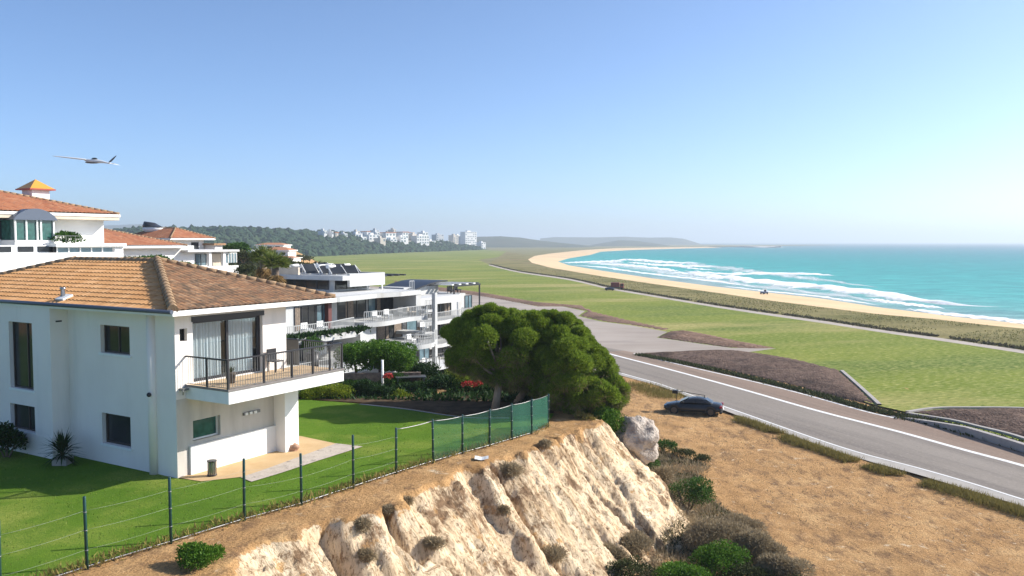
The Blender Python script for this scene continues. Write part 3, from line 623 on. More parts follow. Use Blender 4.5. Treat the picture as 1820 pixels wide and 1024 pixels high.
surf([(1215, 481), (1290, 486), (1360, 484.5), (1434, 485), (1486, 490)], [(1215, 483.5), (1290, 490.5), (1360, 489.5), (1434, 489.5), (1486, 491.5)], .5)
surf([(1020, 471), (1068, 473), (1157, 486), (1275, 499), (1360, 512)], [(1020, 473.5), (1068, 477), (1157, 489.5), (1275, 502.5), (1360, 514)], 0)
surf([(1000, 466.5), (1040, 464), (1080, 463), (1110, 464)], [(1000, 469), (1040, 468), (1080, 468), (1110, 468)], 0)
surf([(1040, 468), (1100, 468.5), (1170, 475), (1210, 481)], [(1040, 471), (1100, 473), (1170, 480.5), (1210, 486)], 0)
surf([(1545, 529), (1610, 538), (1680, 546)], [(1545, 536), (1610, 545), (1680, 551)], 0)
surf([(1280, 507), (1360, 516), (1461, 526), (1563, 541.5)], [(1280, 509), (1360, 519), (1461, 530), (1563, 545)], 0)
surf([(1610, 547), (1690, 556), (1740, 562), (1820, 568), (2000, 591)], [(1610, 553.5), (1690, 563.5), (1740, 570), (1820, 577), (2000, 601)], .15)
surf([(1000, 465), (1060, 464), (1115, 467), (1200, 482), (1305, 500), (1360, 508), (1436, 515), (1538, 527), (1614, 536), (1700, 547)], [(1000, 470), (1060, 477.5), (1115, 486), (1200, 499), (1305, 512), (1360, 518.5), (1436, 527), (1538, 542.5), (1614, 551), (1700, 563)], 0, 90, .015, 'wash')
surf([(1115, 459), (1200, 464), (1300, 474), (1400, 487), (1500, 499), (1560, 508)], [(1115, 466), (1200, 473), (1300, 489), (1400, 500), (1500, 510), (1560, 517)], 0, 80, .01, 'wash')
surf([(1180, 470), (1240, 477), (1280, 480)], [(1180, 473), (1240, 480), (1280, 482)], 0)
surf([(1786, 570), (1850, 577), (2000, 597)], [(1786, 575.5), (1850, 582), (2000, 603)], 0, z=.06)

# --- hills
M['hill'] = layered('hill_scrub', [([(.3, (.035, .055, .025)), (.7, (.07, .085, .04))], .02, (1, 1, 1), None)])
M['farhill'] = layered('far_hill_scrub', [([(.3, (.06, .075, .045)), (.7, (.12, .115, .075))], .01, (1, 1, 1), None)])
def hill(name, sky_px, Ycrest, Ybase, mat, n=60, m=14, seed=0, amp=.04, tail=.6):
    """a ridge: foot at distance Ybase, crest at Ycrest reaching the skyline, then down again"""
    xs = np.linspace(sky_px[0][0], sky_px[-1][0], n); ys = np.interp(xs, [p[0] for p in sky_px], [p[1] for p in sky_px]); V = []
    yc = np.interp(xs, [p[0] for p in sky_px], [p[2] if len(p) > 2 else Ycrest for p in sky_px]); yb = np.interp(xs, [p[0] for p in sky_px], [p[3] if len(p) > 3 else Ybase for p in sky_px])
    for j in range(m + 5):
        for i in range(n):
            c = D(xs[i], ys[i], yc[i]); hgt = c.z - LOW; k = c.x / c.y
            if j < m: t = j / (m - 1); Y = yb[i] + (yc[i] - yb[i]) * t; z = LOW - 1 + (hgt + 1) * math.sin(t * math.pi / 2)
            else: t = (j - m + 1) / 5; Y = yc[i] + (yc[i] - yb[i]) * tail * t; z = c.z - hgt * 1.02 * sstep(t)
            z += 0 if j == m - 1 else hgt * amp * 2 * float(fbm(np.array(xs[i] * .03 + seed), np.array(j * .4), 3)) * min(1, j / 4)
            V.append((k * Y, Y, min(z, LOW + hgt) if j < m else z))
    i0 = np.arange((m + 5) * n).reshape(m + 5, n); q = np.stack([i0[:-1, :-1], i0[:-1, 1:], i0[1:, 1:], i0[1:, :-1]], -1).reshape(-1, 4)
    o = npmesh(name, V, q, mat, smooth=True); return struct(o), np.array(V).reshape(m + 5, n, 3)
hl, HV = hill('hill', [(-300, 410, 1000, 640), (180, 414, 1000, 640), (330, 411, 980, 650), (400, 410, 980, 660), (480, 412, 1000, 690), (560, 415, 1050, 745), (620, 418, 1120, 830), (700, 423, 1250, 980), (770, 428, 1350, 1120), (830, 437, 1450, 1290), (868, 443, 1500, 1400)], 1000, 700, M['hill'], 90, 16, 1)
hill('far_hill', [(800, 428), (850, 421), (890, 420), (925, 422.5), (960, 427.5), (1000, 432), (1040, 436), (1075, 439.5)], 2500, 1950, M['farhill'], 50, 10, 4)
hill('far_hill', [(1040, 437.5), (1070, 432), (1100, 427), (1130, 428), (1160, 432), (1195, 437.5)], 2900, 2500, M['farhill'], 40, 10, 7)
hill('headland', [(960, 424), (985, 421.5), (1060, 422), (1110, 421), (1150, 422.5), (1190, 422), (1215, 424.5), (1232, 429.5), (1250, 435.5), (1285, 438.5)], 4300, 3800, M['farhill'], 60, 10, 9, tail=.3)
hill('far_hill', [(-400, 398), (120, 399), (200, 401), (240, 398), (275, 401), (330, 407), (420, 420)], 4600, 3500, M['farhill'], 40, 10, 12)
# forest on the near hill: every crown a lumpy ball, one mass
def forest():
    rg = np.random.default_rng(3); m, n, _ = HV.shape; num = 3600
    bm = bmesh.new(); bmesh.ops.create_icosphere(bm, subdivisions=2, radius=1); bv = np.array([v.co for v in bm.verts]); bf = np.array([[v.index for v in f.verts] for f in bm.faces]); bm.free()
    V = []; Fc = []; k = 0
    while k < num:
        j = rg.uniform(0, 16.5); i = rg.uniform(20, n - 2)
        pxx = -300 + 1168 * i / (n - 1)
        if pxx > 630 and j > 7.5 and rg.random() < .85: continue
        a, b = int(j), int(i); fj, fi = j - a, i - b
        p = (HV[a, b] * (1 - fj) * (1 - fi) + HV[a + 1, b] * fj * (1 - fi) + HV[a, b + 1] * (1 - fj) * fi + HV[a + 1, b + 1] * fj * fi)
        r = rg.uniform(2.4, 5.6) * (1 if pxx < 640 else .8); jit = 1 + rg.normal(size=(len(bv), 1)) * .16
        V.append(bv * jit * np.array([r, r, r * rg.uniform(.7, 1.0)]) + p + np.array([0, 0, r * .05])); Fc.append(bf + k * len(bv)); k += 1
    o = npmesh('forest', np.concatenate(V), np.concatenate(Fc), M['forest']); stuff(o, 'dark green wooded hillside behind the airfield grass', 'forest')
forest()
# grass lawn of the villa, with its edge along the fence
M['lawn'] = layered('lawn_grass', [([(.3, (.075, .155, .012)), (.55, (.12, .215, .018)), (.75, (.20, .28, .035))], .35, (1, 1, 1), None),
                                   ([(.3, (.24, .29, .04)), (.7, (.40, .40, .10))], 8, (1, 1, 1), (.22, .50, .66)),
                                   ([(.3, (.045, .11, .012)), (.7, (.14, .235, .035))], 26, (1, 1, 1), (30, .35, .65))], bump=.8, bscale=45, bdist=.05)
f_in = offset(fence_xy, .12)
if f_in[5][0] > fence_xy[5][0]: f_in = offset(fence_xy, -.12)
lawn_px = [(985, 735), (900, 742), (822, 741), (720, 727), (640, 718), (535, 710), (300, 700), (-120, 700)]
lawn = f_in + [(P(a, b, 0).x, P(a, b, 0).y) for a, b in lawn_px] + [(-70, 48), (-70, -4), (-26, -4), (-19.6, 8)]
sheet('lawn', rough(lawn, .08, .5, 6), .012, M['lawn'])
M['pave_beige'] = layered('beige_paving', [([(.3, (.50, .34, .18)), (.7, (.60, .43, .25))], 1.2, (1, 1, 1), None)], bump=.2, bscale=18)
M['pave_grey'] = layered('cracked_stone_paving', [([(.3, (.42, .36, .31)), (.7, (.54, .475, .41))], 2, (1, 1, 1), None), ([(.3, (.25, .21, .18)), (.7, (.35, .30, .26))], 6, (1, 1, 1), (2.4, .57, .66))], bump=.5, bscale=10)
sheet('terrace', ground([(300, 848), (533, 776), (597, 789.5), (470, 836), (430, 849), (358, 857)], 0), .030, M['pave_beige'])
sheet('terrace_strip', ground([(597, 789.5), (645, 795), (560, 822), (500, 842), (447, 858), (428, 850), (470, 836)], 0), .036, M['pave_grey'])
M['garden_soil'] = layered('garden_soil', [([(.3, (.05, .035, .022)), (.7, (.13, .09, .055))], 1.5, (1, 1, 1), None)], bump=.5, bscale=10)
q = in_poly([(-24, 46.5), (4, 44), (3, 50), (0, 60), (6, 75), (2, 90), (-24, 82), (-27, 62)], 75000, rng); q = q[vnoise(q[:, 0] * .5, q[:, 1] * .5) > -.8]
tuft_stuff('garden_cover', np.c_[q, hzs(q)], .30, .15, M['leaf_dark'], rng, 'dark ground cover on the garden slope between the lawn and the apartments', 'ground cover', 1.1)
q = rng.uniform((-95, 58), (-22, 235), (60000, 2)); hq = hzs(q); q = np.c_[q, hq][(hq > -4.2) & (vnoise(q[:, 0] * .3, q[:, 1] * .3) > -.55)]
tuft_stuff('hill_cover', q, .75, .5, M['leaf_olive'], rng, 'olive green scrub cover on the rise around the left houses', 'ground cover', 1.1)
soil = sheet('garden_soil', rough(ground([(540, 709), (640, 716), (720, 725), (822, 739), (905, 741), (985, 734), (985, 712), (900, 700), (760, 702), (640, 695), (540, 690)], 0), .15, .8, 4), .008, M['garden_soil'])
kk = resample(ground([(640, 719), (722, 728), (824, 742.5), (905, 744)], 0, 6), 40)
struct(strip('lawn_kerb', offset(kk, .09), offset(kk, -.09), .03, M['shoulder']))
# blades along the fence foot and on the lawn near the camera
q = along(f_in, 2600, rng, .16); q = q[q[:, 1] < 40]
tuft_stuff('edge_grass', np.c_[q, np.full(len(q), 0.0)], .22, .035, M['straw'], rng, 'dry grass fringe at the foot of the green wire fence', 'grass', .6)
q = in_poly(lawn, 70000, rng); q = q[(q[:, 1] > 20) & (q[:, 1] < 44) & (abs(q[:, 0]) < q[:, 1] * .64)]
lx = (q[:, 0] + 12) * .86 + (q[:, 1] - 30.4) * -.51; ly = (q[:, 0] + 12) * .51 + (q[:, 1] - 30.4) * .86
keep = ~((lx < .2) & (ly > -1.2)) ; q = q[keep]
pav = ground([(300, 858), (300, 845), (533, 776), (597, 788), (648, 795), (447, 860)], 0); d, _ = poly_dist(pav, q[:, 0], q[:, 1]); q = q[d > .05]
tuft_stuff('lawn_blades', np.c_[q, np.full(len(q), 0.0)], .085, .022, leafmat('lawn_blades', [(.06, .12, .018), (.145, .215, .035), (.31, .34, .09)], .35, .6, .45, .5), rng, 'short green grass blades of the villa lawn', 'grass', .8)
# roadside grass
q = along(ground([(1303, 742), (1330, 752), (1400, 778), (1446, 797), (1534, 827), (1622, 851), (1680, 866)], LOW, 5), 13000, rng, .30)
q2 = along(ground([(1680, 868), (1725, 882), (1820, 912), (1990, 965)], LOW, 5), 6500, rng, .36); q = np.concatenate([q, q2]); q = q[vnoise(q[:, 0] * .8, q[:, 1] * .8) > -.62]
tuft_stuff('verge_grass', np.c_[q, hzs(q)], .36, .03, M['straw'], rng, 'dry green and yellow grass verge below the road shoulder', 'grass', .5)
q = along(ground([(1118, 684), (1150, 690), (1180, 700), (1200, 706)], LOW, 5), 3600, rng, .75)
tuft_stuff('verge_grass', np.c_[q, hzs(q)], .36, .03, M['straw'], rng, 'yellow grass on the bank between the pine and the parked car', 'grass', .5)
fp = ground([(1120, 800), (1180, 800), (1262, 828), (1232, 868), (1335, 930), (1440, 1040), (1440, 1100), (1090, 1100), (1180, 965), (1205, 930), (1150, 850)], LOW)
q = in_poly(fp, 16000, rng); q = q[hzs(q) < -3.7]; tuft_stuff('slope_scrub', np.c_[q, hzs(q)], .34, .035, M['scrub'], rng, 'low dry grey-brown scrub covering the foot of the pale cliff', 'scrub', .8)
q = in_poly(fp, 16000, rng); q = q[(fbm(q[:, 0] * .5, q[:, 1] * .5, 3) > -.1) & (hzs(q) < -3.9)]; tuft_stuff('slope_plants', np.c_[q, hzs(q)], .20, .07, M['leaf_olive'], rng, 'olive green low plants between the scrub at the foot of the cliff', 'ground cover', .9)
# small dead tufts over the dry ground
q = rng.uniform((6, 24), (34, 66), (9000, 2)); d, _ = poly_dist(rd_lo + [(60, 20), (-5, 20)], q[:, 0], q[:, 1]); q = q[d < -.8]; dd, _ = poly_dist(lip, q[:, 0], q[:, 1]); q = q[(dd > 7) & (fbm(q[:, 0] * .25, q[:, 1] * .6, 3) > .12)]
tuft_stuff('dead_grass', np.c_[q, hzs(q)], .13, .03, M['scrub'], rng, 'sparse dead grass stubble on the dry orange ground', 'grass', .9)

# ================================================================== THINGS
class Frame:
    """an upright local frame: x along u, y along v (90 degrees to its left)"""
    def __init__(s, o, yaw): s.o = Vector(o); s.yaw = yaw; s.u = Vector((math.cos(yaw), math.sin(yaw), 0)); s.v = Vector((-math.sin(yaw), math.cos(yaw), 0))
    def loc(s, p): q = p - s.o; return Vector((q.dot(s.u), q.dot(s.v), q.z))
    def wld(s, x, y, z): return s.o + s.u * x + s.v * y + Vector((0, 0, z))
    def px(s, a, b, axis, val):
        """where the ray of pixel (a,b) meets the local plane axis = val"""
        d = ray(a, b); n = (s.u, s.v)[axis]; t = (val - (CAM - s.o).dot(n)) / d.dot(n); return s.loc(CAM + d * t)
YAW = R(90 - 30.7)
c0 = P(316, 851, 0); HF = Frame((c0.x, c0.y, 0), YAW)
def panel(mb, o, ux, w, h, holes, depth, nrm):
    """wall face with holes (x0,z0,x1,z1) and their reveals; o lower corner, ux along, nrm outward"""
    o = Vector(o); ux = Vector(ux); nrm = Vector(nrm); uz = Vector((0, 0, 1)); flip = ux.cross(uz).dot(nrm) < 0
    xs = sorted({0, w, *[q for hh in holes for q in (hh[0], hh[2])]}); zs = sorted({0, h, *[q for hh in holes for q in (hh[1], hh[3])]})
    def add(a, b, c, d): mb.quad(*((a, d, c, b) if flip else (a, b, c, d)))
    for i in range(len(xs) - 1):
        for j in range(len(zs) - 1):
            cx, cz = (xs[i] + xs[i + 1]) / 2, (zs[j] + zs[j + 1]) / 2
            if any(q[0] < cx < q[2] and q[1] < cz < q[3] for q in holes): continue
            pt = lambda x, z: o + ux * x + uz * z
            add(pt(xs[i], zs[j]), pt(xs[i + 1], zs[j]), pt(xs[i + 1], zs[j + 1]), pt(xs[i], zs[j + 1]))
    for x0, z0, x1, z1 in holes:
        pt = lambda x, z, k: o + ux * x + uz * z - nrm * (depth * k)
        for (a, b) in (((x0, z0), (x1, z0)), ((x1, z0), (x1, z1)), ((x1, z1), (x0, z1)), ((x0, z1), (x0, z0))):
            add(pt(*a, 0), pt(*a, 1), pt(*b, 1), pt(*b, 0))
def window(parent, o, ux, nrm, w, h, frame_mat, pane_mat, mull=(), fw=.06, name='window', sill=None, curtain=None):
    """o: lower left corner on the reveal's back plane; parts: window (pane) > frame, sill"""
    o = Vector(o); ux = Vector(ux); nrm = Vector(nrm); mb = MB()
    m = Matrix(((ux.x, nrm.x, 0, o.x), (ux.y, nrm.y, 0, o.y), (ux.z, nrm.z, 1, o.z), (0, 0, 0, 1)))
    mb.box(.01, .0, .01, w - .01, .015, h - .01, m); win = mb.build(name, pane_mat, parent)
    fb = MB(); fb.box(0, -.005, 0, fw, .06, h, m); fb.box(w - fw, -.005, 0, w, .06, h, m); fb.box(fw, -.005, 0, w - fw, .058, fw, m); fb.box(fw, -.005, h - fw, w - fw, .058, h, m)
    for q in mull: fb.box(q * w - fw * .5, -.003, fw, q * w + fw * .5, .055, h - fw, m)
    fb.build('frame', frame_mat, win)
    if sill:
        sb = MB(); sb.box(-.08, -.02, -.09, w + .08, sill, -.005, m); sb.build('sill', M['white'], win)
    if curtain:
        cb = MB()
        for x0, x1 in curtain[0]:
            n = int((x1 - x0) / .045); pts = [m @ Vector((x0 + (x1 - x0) * i / n, -.12 + .035 * math.sin(i * 1.9) + .012 * math.sin(i * .7), .04)) for i in range(n + 1)]
            for i in range(n): cb.quad(pts[i], pts[i + 1], pts[i + 1] + Vector((0, 0, h - .08)), pts[i] + Vector((0, 0, h - .08)), True)
        cb.build('curtain', curtain[1], win)
    return win
def clear_glass():
    m, t, b = _mat('clear_glass'); g = t.nodes.new('ShaderNodeBsdfGlossy'); g.inputs['Roughness'].default_value = .03; g.inputs['Color'].default_value = (.8, .9, .95, 1)
    tr = t.nodes.new('ShaderNodeBsdfTransparent'); tr.inputs[0].default_value = (.84, .87, .88, 1); f = t.nodes.new('ShaderNodeLayerWeight'); f.inputs[0].default_value = .12
    ms = t.nodes.new('ShaderNodeMixShader'); t.links.new(f.outputs['Facing'], ms.inputs[0]); t.links.new(tr.outputs[0], ms.inputs[1]); t.links.new(g.outputs[0], ms.inputs[2]); t.links.new(ms.outputs[0], t.nodes['Material Output'].inputs[0]); return m
M['clear'] = clear_glass()
def tile_mat(name, cols, dirt=None, dmask=(.5, .7)):
    """clay tiles: every tile its own shade"""
    m, t, b = _mat(name); L = t.links.new; uv = t.nodes.new('ShaderNodeUVMap'); uv.uv_map = 'UV'
    fl = t.nodes.new('ShaderNodeVectorMath'); fl.operation = 'FLOOR'; L(uv.outputs[0], fl.inputs[0]); w = t.nodes.new('ShaderNodeTexWhiteNoise'); w.noise_dimensions = '2D'; L(fl.outputs[0], w.inputs['Vector'])
    k = len(cols); r = ramp(t, [(i / (k - 1), c) for i, c in enumerate(cols)]); L(w.outputs['Value'], r.inputs[0]); cur = r.outputs[0]
    g = t.nodes.new('ShaderNodeNewGeometry')
    n = t.nodes.new('ShaderNodeTexNoise'); n.inputs['Scale'].default_value = 2.2; n.inputs['Detail'].default_value = 8; n.inputs['Roughness'].default_value = .7; L(g.outputs['Position'], n.inputs['Vector'])
    if dirt:
        mr = t.nodes.new('ShaderNodeMapRange'); mr.inputs[1].default_value = dmask[0]; mr.inputs[2].default_value = dmask[1]; L(n.outputs[0], mr.inputs[0])
        mx = t.nodes.new('ShaderNodeMix'); mx.data_type = 'RGBA'; L(mr.outputs[0], mx.inputs[0]); L(cur, mx.inputs[6]); mx.inputs[7].default_value = (*dirt, 1); cur = mx.outputs[2]
    L(cur, b.inputs['Base Color']); b.inputs['Roughness'].default_value = .85; b.inputs['Specular IOR Level'].default_value = .2
    add_bump(t, b, g, 30, .25, .01); return m
M['tile'] = tile_mat('orange_clay_tiles', [(.50, .25, .10), (.60, .325, .14), (.54, .28, .115), (.66, .375, .18)], (.42, .23, .12), (.58, .78))
M['tile_old'] = tile_mat('lichened_clay_tiles', [(.26, .135, .075), (.37, .21, .115), (.30, .165, .09), (.43, .27, .16)], (.15, .105, .07), (.44, .62))
M['tile_red'] = tile_mat('red_clay_tiles', [(.34, .13, .07), (.43, .19, .10), (.38, .155, .08), (.47, .23, .13)], (.27, .14, .09), (.52, .7))
M['cap_old'] = layered('lichened_ridge_caps', [([(.3, (.24, .16, .10)), (.7, (.42, .29, .18))], 5, (1, 1, 1), None)], bump=.4, bscale=20)
def tiled(name, E0, E1, T0, T1, mat, parent, pitch=.25, row=.36, amp=.045, step=.035, ns=6):
    """roof face: eave E0->E1, top T0->T1 (local points); real rolls and courses"""
    E0, E1, T0, T1 = map(Vector, (E0, E1, T0, T1)); u = (E1 - E0); W = u.length; u.normalize()
    up = (T0 - E0) - u * (T0 - E0).dot(u); S = up.length; up.normalize(); n = u.cross(up)
    if n.z < 0: n = -n
    a0, a1 = (T0 - E0).dot(u), (T1 - E0).dot(u); rows = max(2, round(S / row)); V = []; U = []; cols = int(W / pitch) * ns
    sx = np.linspace(0, W, cols + 1); wave = amp * (np.abs(np.cos(math.pi * sx / pitch)) ** .8 - .5)
    for r_ in range(rows):
        for e in (0, .999):
            t = (r_ + e) / rows; lo, hi = a0 * t, W + (a1 - W) * t; x = np.clip(sx, lo, hi)
            off = wave + step * (1 - e) ; 
            p = np.array(E0)[None] + np.outer(x, np.array(u)) + np.array(up)[None] * S * t + np.outer(off, np.array(n)); V.append(p); U.append(np.stack([x / pitch + .5, np.full_like(x, r_ + .5)], 1))
    V = np.concatenate(V); U = np.concatenate(U); k = np.arange(len(V)).reshape(rows * 2, cols + 1)
    q = np.stack([k[:-1, :-1], k[:-1, 1:], k[1:, 1:], k[1:, :-1]], -1).reshape(-1, 4)
    o = npmesh(name, V, q, mat, parent); ul = o.data.uv_layers.new(name='UV'); ul.data.foreach_set('uv', U[q.ravel()].ravel().astype(np.float32))
    o.data.polygons.foreach_set('use_smooth', np.ones(len(q), bool)); 
    try: o.data.set_sharp_from_angle(angle=R(50))
    except Exception: pass
    return o
def caps(mb, a, b, r=.13, seg=.42):
    a, b = Vector(a), Vector(b); n = max(1, int((b - a).length / seg))
    for i in range(n):
        p, q = a + (b - a) * (i / n), a + (b - a) * ((i + 1.12) / n); mb.tube([p, q], [r * 1.1, r * .92], 8)

# ------------------------------------------------------------------ the villa
house = empty('villa', HF.o, YAW, 'white two-storey villa with orange tiled hip roof and railed balcony beside the lawn', 'house')
LX, LEFTX, EZ = 5.35, -.72, 6.0
def hole(plane, x0, y0, x1, y1):
    ax, val = plane; a = HF.px(x0, y0, ax, val); b = HF.px(x1, y1, ax, val); k = 1 - ax
    return (min(a[k], b[k]), min(a.z, b.z), max(a[k], b[k]), max(a.z, b.z))
hL1 = hole((0, 0), 178, 577, 231, 632); hL2 = hole((0, 0), 181, 733, 233, 797)
hP1 = hole((0, LEFTX), 15, 571, 60, 695); hP2 = hole((0, LEFTX), 18, 716, 63, 770)
hD = hole((1, 0), 342, 566, 468, 655); hD = (hD[0], 3.36, hD[2], 5.62); hV = hole((1, 0), 319, 585, 333, 606); hG = hole((1, 0), 343, 757, 392, 766); hG = (hG[0], 1.22, hG[2], 1.98)
mb = MB(); DP = .22
YS = HF.px(124, 700, 0, 0).y
panel(mb, (0, 0, -.2), (0, 1, 0), YS, EZ + .2, [(a, b + .2, c, d + .2) for a, b, c, d in (hL1, hL2)], DP, (-1, 0, 0))
panel(mb, (LEFTX, YS, -.2), (0, 1, 0), 16 - YS, EZ + .2, [(a - YS, b + .2, c - YS, d + .2) for a, b, c, d in (hP1, hP2)], DP, (-1, 0, 0))
mb.quad((LEFTX, YS, -.2), (LEFTX, YS, EZ), (0, YS, EZ), (0, YS, -.2))
mb.quad((LX, 0, -.2), (LX, 16, -.2), (LX, 16, EZ), (LX, 0, EZ)); mb.quad((LX, 16, -.2), (LEFTX, 16, -.2), (LEFTX, 16, EZ), (LX, 16, EZ))
panel(mb, (0, 0, 2.85), (1, 0, 0), LX, EZ - 2.85, [(a, b - 2.85, c, d - 2.85) for a, b, c, d in (hD, hV)], DP, (0, -1, 0))
wall = mb.build('wall', M['stucco'], house)
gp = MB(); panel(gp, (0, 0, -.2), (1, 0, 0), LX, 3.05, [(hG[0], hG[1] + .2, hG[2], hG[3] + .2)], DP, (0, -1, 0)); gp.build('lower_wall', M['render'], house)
bk = MB(); bk.box(.6, 1.2, 3.2, 4.9, 6, 5.9); bk.build('dark_room_backing', plain('dim_room', (.18, .17, .16), .9), house)  # solid dark backing behind the door; the room's dimness is put into its colour
# white lower panel, pier, pilaster, plinth
wp0 = HF.px(340, 846, 1, -.1).x; wp1 = HF.px(500, 805, 1, -.1).x
mb = MB(); mb.box(wp0, -.1, -.1, wp1, -.004, 1.08); mb.build('white_panel', M['whitewall'], house, .01)
mb = MB(); mb.box(4.62, -.62, -.1, LX + .02, .003, 2.82); mb.build('pier', M['whitewall'], house, .01)
mb = MB(); pw = HF.px(275, 800, 0, 0).y; mb.tube([(-.03, pw, -.1), (-.03, pw, EZ - .02)], .17, 16); mb.build('engaged_column', M['stucco'], house)
mb = MB(); mb.box(LEFTX - .03, YS + .01, -.15, LEFTX - .004, 16, .85); mb.build('plinth', M['stucco'], house)
# windows
def win_at(h_, plane, **k):
    if plane[0] == 0: return window(house, (plane[1] + DP, h_[2], h_[1]), (0, -1, 0), (-1, 0, 0), h_[2] - h_[0], h_[3] - h_[1], **k)
    return window(house, (h_[0], DP, h_[1]), (1, 0, 0), (0, -1, 0), h_[2] - h_[0], h_[3] - h_[1], **k)
win_at(hL1, (0, 0), frame_mat=M['brown_frame'], pane_mat=M['glass'], mull=(.5,), sill=.27)
win_at(hL2, (0, 0), frame_mat=M['brown_frame'], pane_mat=M['glass'], mull=(), sill=.27, fw=.08)
win_at(hP1, (0, LEFTX), frame_mat=M['brown_frame'], pane_mat=M['glass'], mull=(.62,), sill=.24)
win_at(hP2, (0, LEFTX), frame_mat=M['brown_frame'], pane_mat=M['glass'], mull=(.6,), sill=.24)
win_at(hV, (1, 0), frame_mat=M['dark_frame'], pane_mat=M['glass'], fw=.04, name='vent_window')
win_at(hG, (1, 0), frame_mat=M['white'], pane_mat=M['green_glass'], fw=.05, name='strip_window')
W = hD[2] - hD[0]
win_at(hD, (1, 0), frame_mat=M['dark_frame'], pane_mat=M['clear'], mull=(.515, .97), fw=.11, name='sliding_door', curtain=([(.08, W * .47), (W * .55, W * .93)], M['curtain']))
mb = MB(); mb.box(hD[0] - .05, -.05, hD[3] - .03, hD[2] + .05, DP - .03, hD[3] + .16); mb.build('door_header', M['dark_frame'], house)
# roof
E = [(-.75, -.9), (7.4, -.9), (7.4, 17.2), (-.75, 17.2)]; RZ = 7.72; RA, RB = (3.35, 5.4, RZ), (3.35, 11.2, RZ); ez = EZ + .12
roof = tiled('roof', (E[0][0], E[0][1], ez), (E[3][0], E[3][1], ez), RA, RB, M['tile'], house, amp=.06, step=.032)
r2 = tiled('roof_face', (E[1][0], E[1][1], ez), (E[0][0], E[0][1], ez), RA, RA, M['tile_old'], roof, pitch=.25, row=.36, amp=.055, step=.03); r2['label'] = 'brown lichen-stained hip face of the roof'
mb = MB(); mb.poly([(E[1][0], E[1][1], ez), (E[2][0], E[2][1], ez), RB, RA]); mb.poly([(E[2][0], E[2][1], ez), (E[3][0], E[3][1], ez), RB]); mb.build('back_slope', M['tile_old'], roof)
mb = MB(); caps(mb, (E[0][0] + .05, E[0][1] + .05, ez + .05), (RA[0], RA[1], RZ + .05), .17); mb.build('hip_cap', M['cap_old'], roof)
mb = MB(); caps(mb, (E[1][0] - .05, E[1][1] + .05, ez + .05), (RA[0], RA[1], RZ + .05), .11); caps(mb, (E[3][0] + .05, E[3][1] - .05, ez + .03), (RB[0], RB[1], RZ + .03), .11); caps(mb, RA, RB, .11); mb.build('ridge_cap', M['cap_old'], roof)
mb = MB()
mb.box(E[0][0], E[0][1], EZ - .06, E[1][0], E[0][1] + .12, ez - .0); mb.box(E[0][0], E[0][1] + .123, EZ - .06, E[0][0] + .12, E[3][1], ez - .003); mb.box(E[1][0] - .12, E[0][1] + .123, EZ - .06, E[1][0], E[3][1], ez - .003)
mb.quad((E[0][0] + .12, E[0][1] + .12, EZ - .02), (E[3][0] + .12, E[3][1], EZ - .02), (E[2][0] - .12, E[2][1], EZ - .02), (E[1][0] - .12, E[1][1] + .12, EZ - .02))
mb.build('fascia', M['white'], house)
mb = MB(); mb.tube([(E[0][0] - .07, E[0][1] - .05, ez - .02), (E[0][0] - .07, E[3][1], ez - .02)], .075, 10); mb.build('gutter', M['gutter'], house)
# flue on the roof
sl_ = Vector((RA[0] - E[0][0], 0, RZ - ez)).normalized(); fp = None
d = ray(112, 531); n_ = (HF.u * -sl_.z + Vector((0, 0, sl_.x))); p0 = HF.wld(E[0][0], 0, ez); t_ = (p0 - CAM).dot(n_) / d.dot(n_); fp = HF.loc(CAM + d * t_)
mb = MB(); mb.tube([fp + Vector((0, 0, -.2)), fp + Vector((0, 0, .36)), fp + Vector((0, 0, .37)), fp + Vector((0, 0, .44))], [.085, .085, .11, .11], 14); fl = mb.build('flue_pipe', M['steel'], roof)
mb = MB(); mb.box(-.22, -.26, -.02, .22, .26, .05, Matrix.Translation(fp + Vector((-.02, -.12, .05))) @ Matrix.Rotation(-math.atan2(sl_.z, sl_.x), 4, 'Y')); mb.build('flashing', M['white'], fl)
# balcony
bx0, bx1, by, bz0, bz1 = .42, 6.3, -2.25, 2.83, 3.30
mb = MB(); mb.box(bx0, by, bz0, bx1, -.003, bz1); mb.box(LX + .003, -.003, bz0, bx1 - .003, 3, bz1 - .003); bal = mb.build('balcony', M['white'], house, .015)
mb = MB(); mb.box(bx0 + .02, by + .14, bz1 - .01, bx1 - .1, -.01, bz1 + .035); mb.build('floor_tiles', M['balcony_tile'], bal)
mb = MB(); mb.box(bx0 - .03, by - .03, bz1 - .02, bx1 + .03, by + .12, bz1 + .06); mb.box(bx0 - .03, by + .12, bz1 - .02, bx0 + .017, -.01, bz1 + .058); mb.build('edge_strip', plain('weathered_grey_metal', (.20, .18, .17), .6, var=.2), bal)
rz = bz1 + 1.06; pxs = [bx0 + .02, bx0 + 1.66, bx0 + 3.05, bx0 + 4.15, bx0 + 5.1, bx1 - .06]
for x in pxs:
    mb = MB(); mb.box(x - .035, by + .01, bz1 + .05, x + .035, by + .07, rz); mb.build('railing_post', M['dark_frame'], bal)
mb = MB(); mb.box(bx0 + .0, by * .5 - .03, bz1 + .05, bx0 + .05, by * .5 + .03, rz - .01); mb.build('railing_post', M['dark_frame'], bal)
mb = MB(); mb.box(bx0 - .02, by - .0, rz, bx1, by + .08, rz + .05); mb.box(bx0 - .02, by + .083, rz - .002, bx0 + .06, -.02, rz + .048); mb.box(bx1 - .10, by + .083, rz - .002, bx1 - .02, 2.5, rz + .048); mb.build('handrail', M['dark_frame'], bal)
mb = MB(); x = bx0 + .1
while x < bx1 - .05: mb.box(x - .006, by + .035, bz1 + .1, x + .006, by + .047, rz); x += .115
y = by + .15
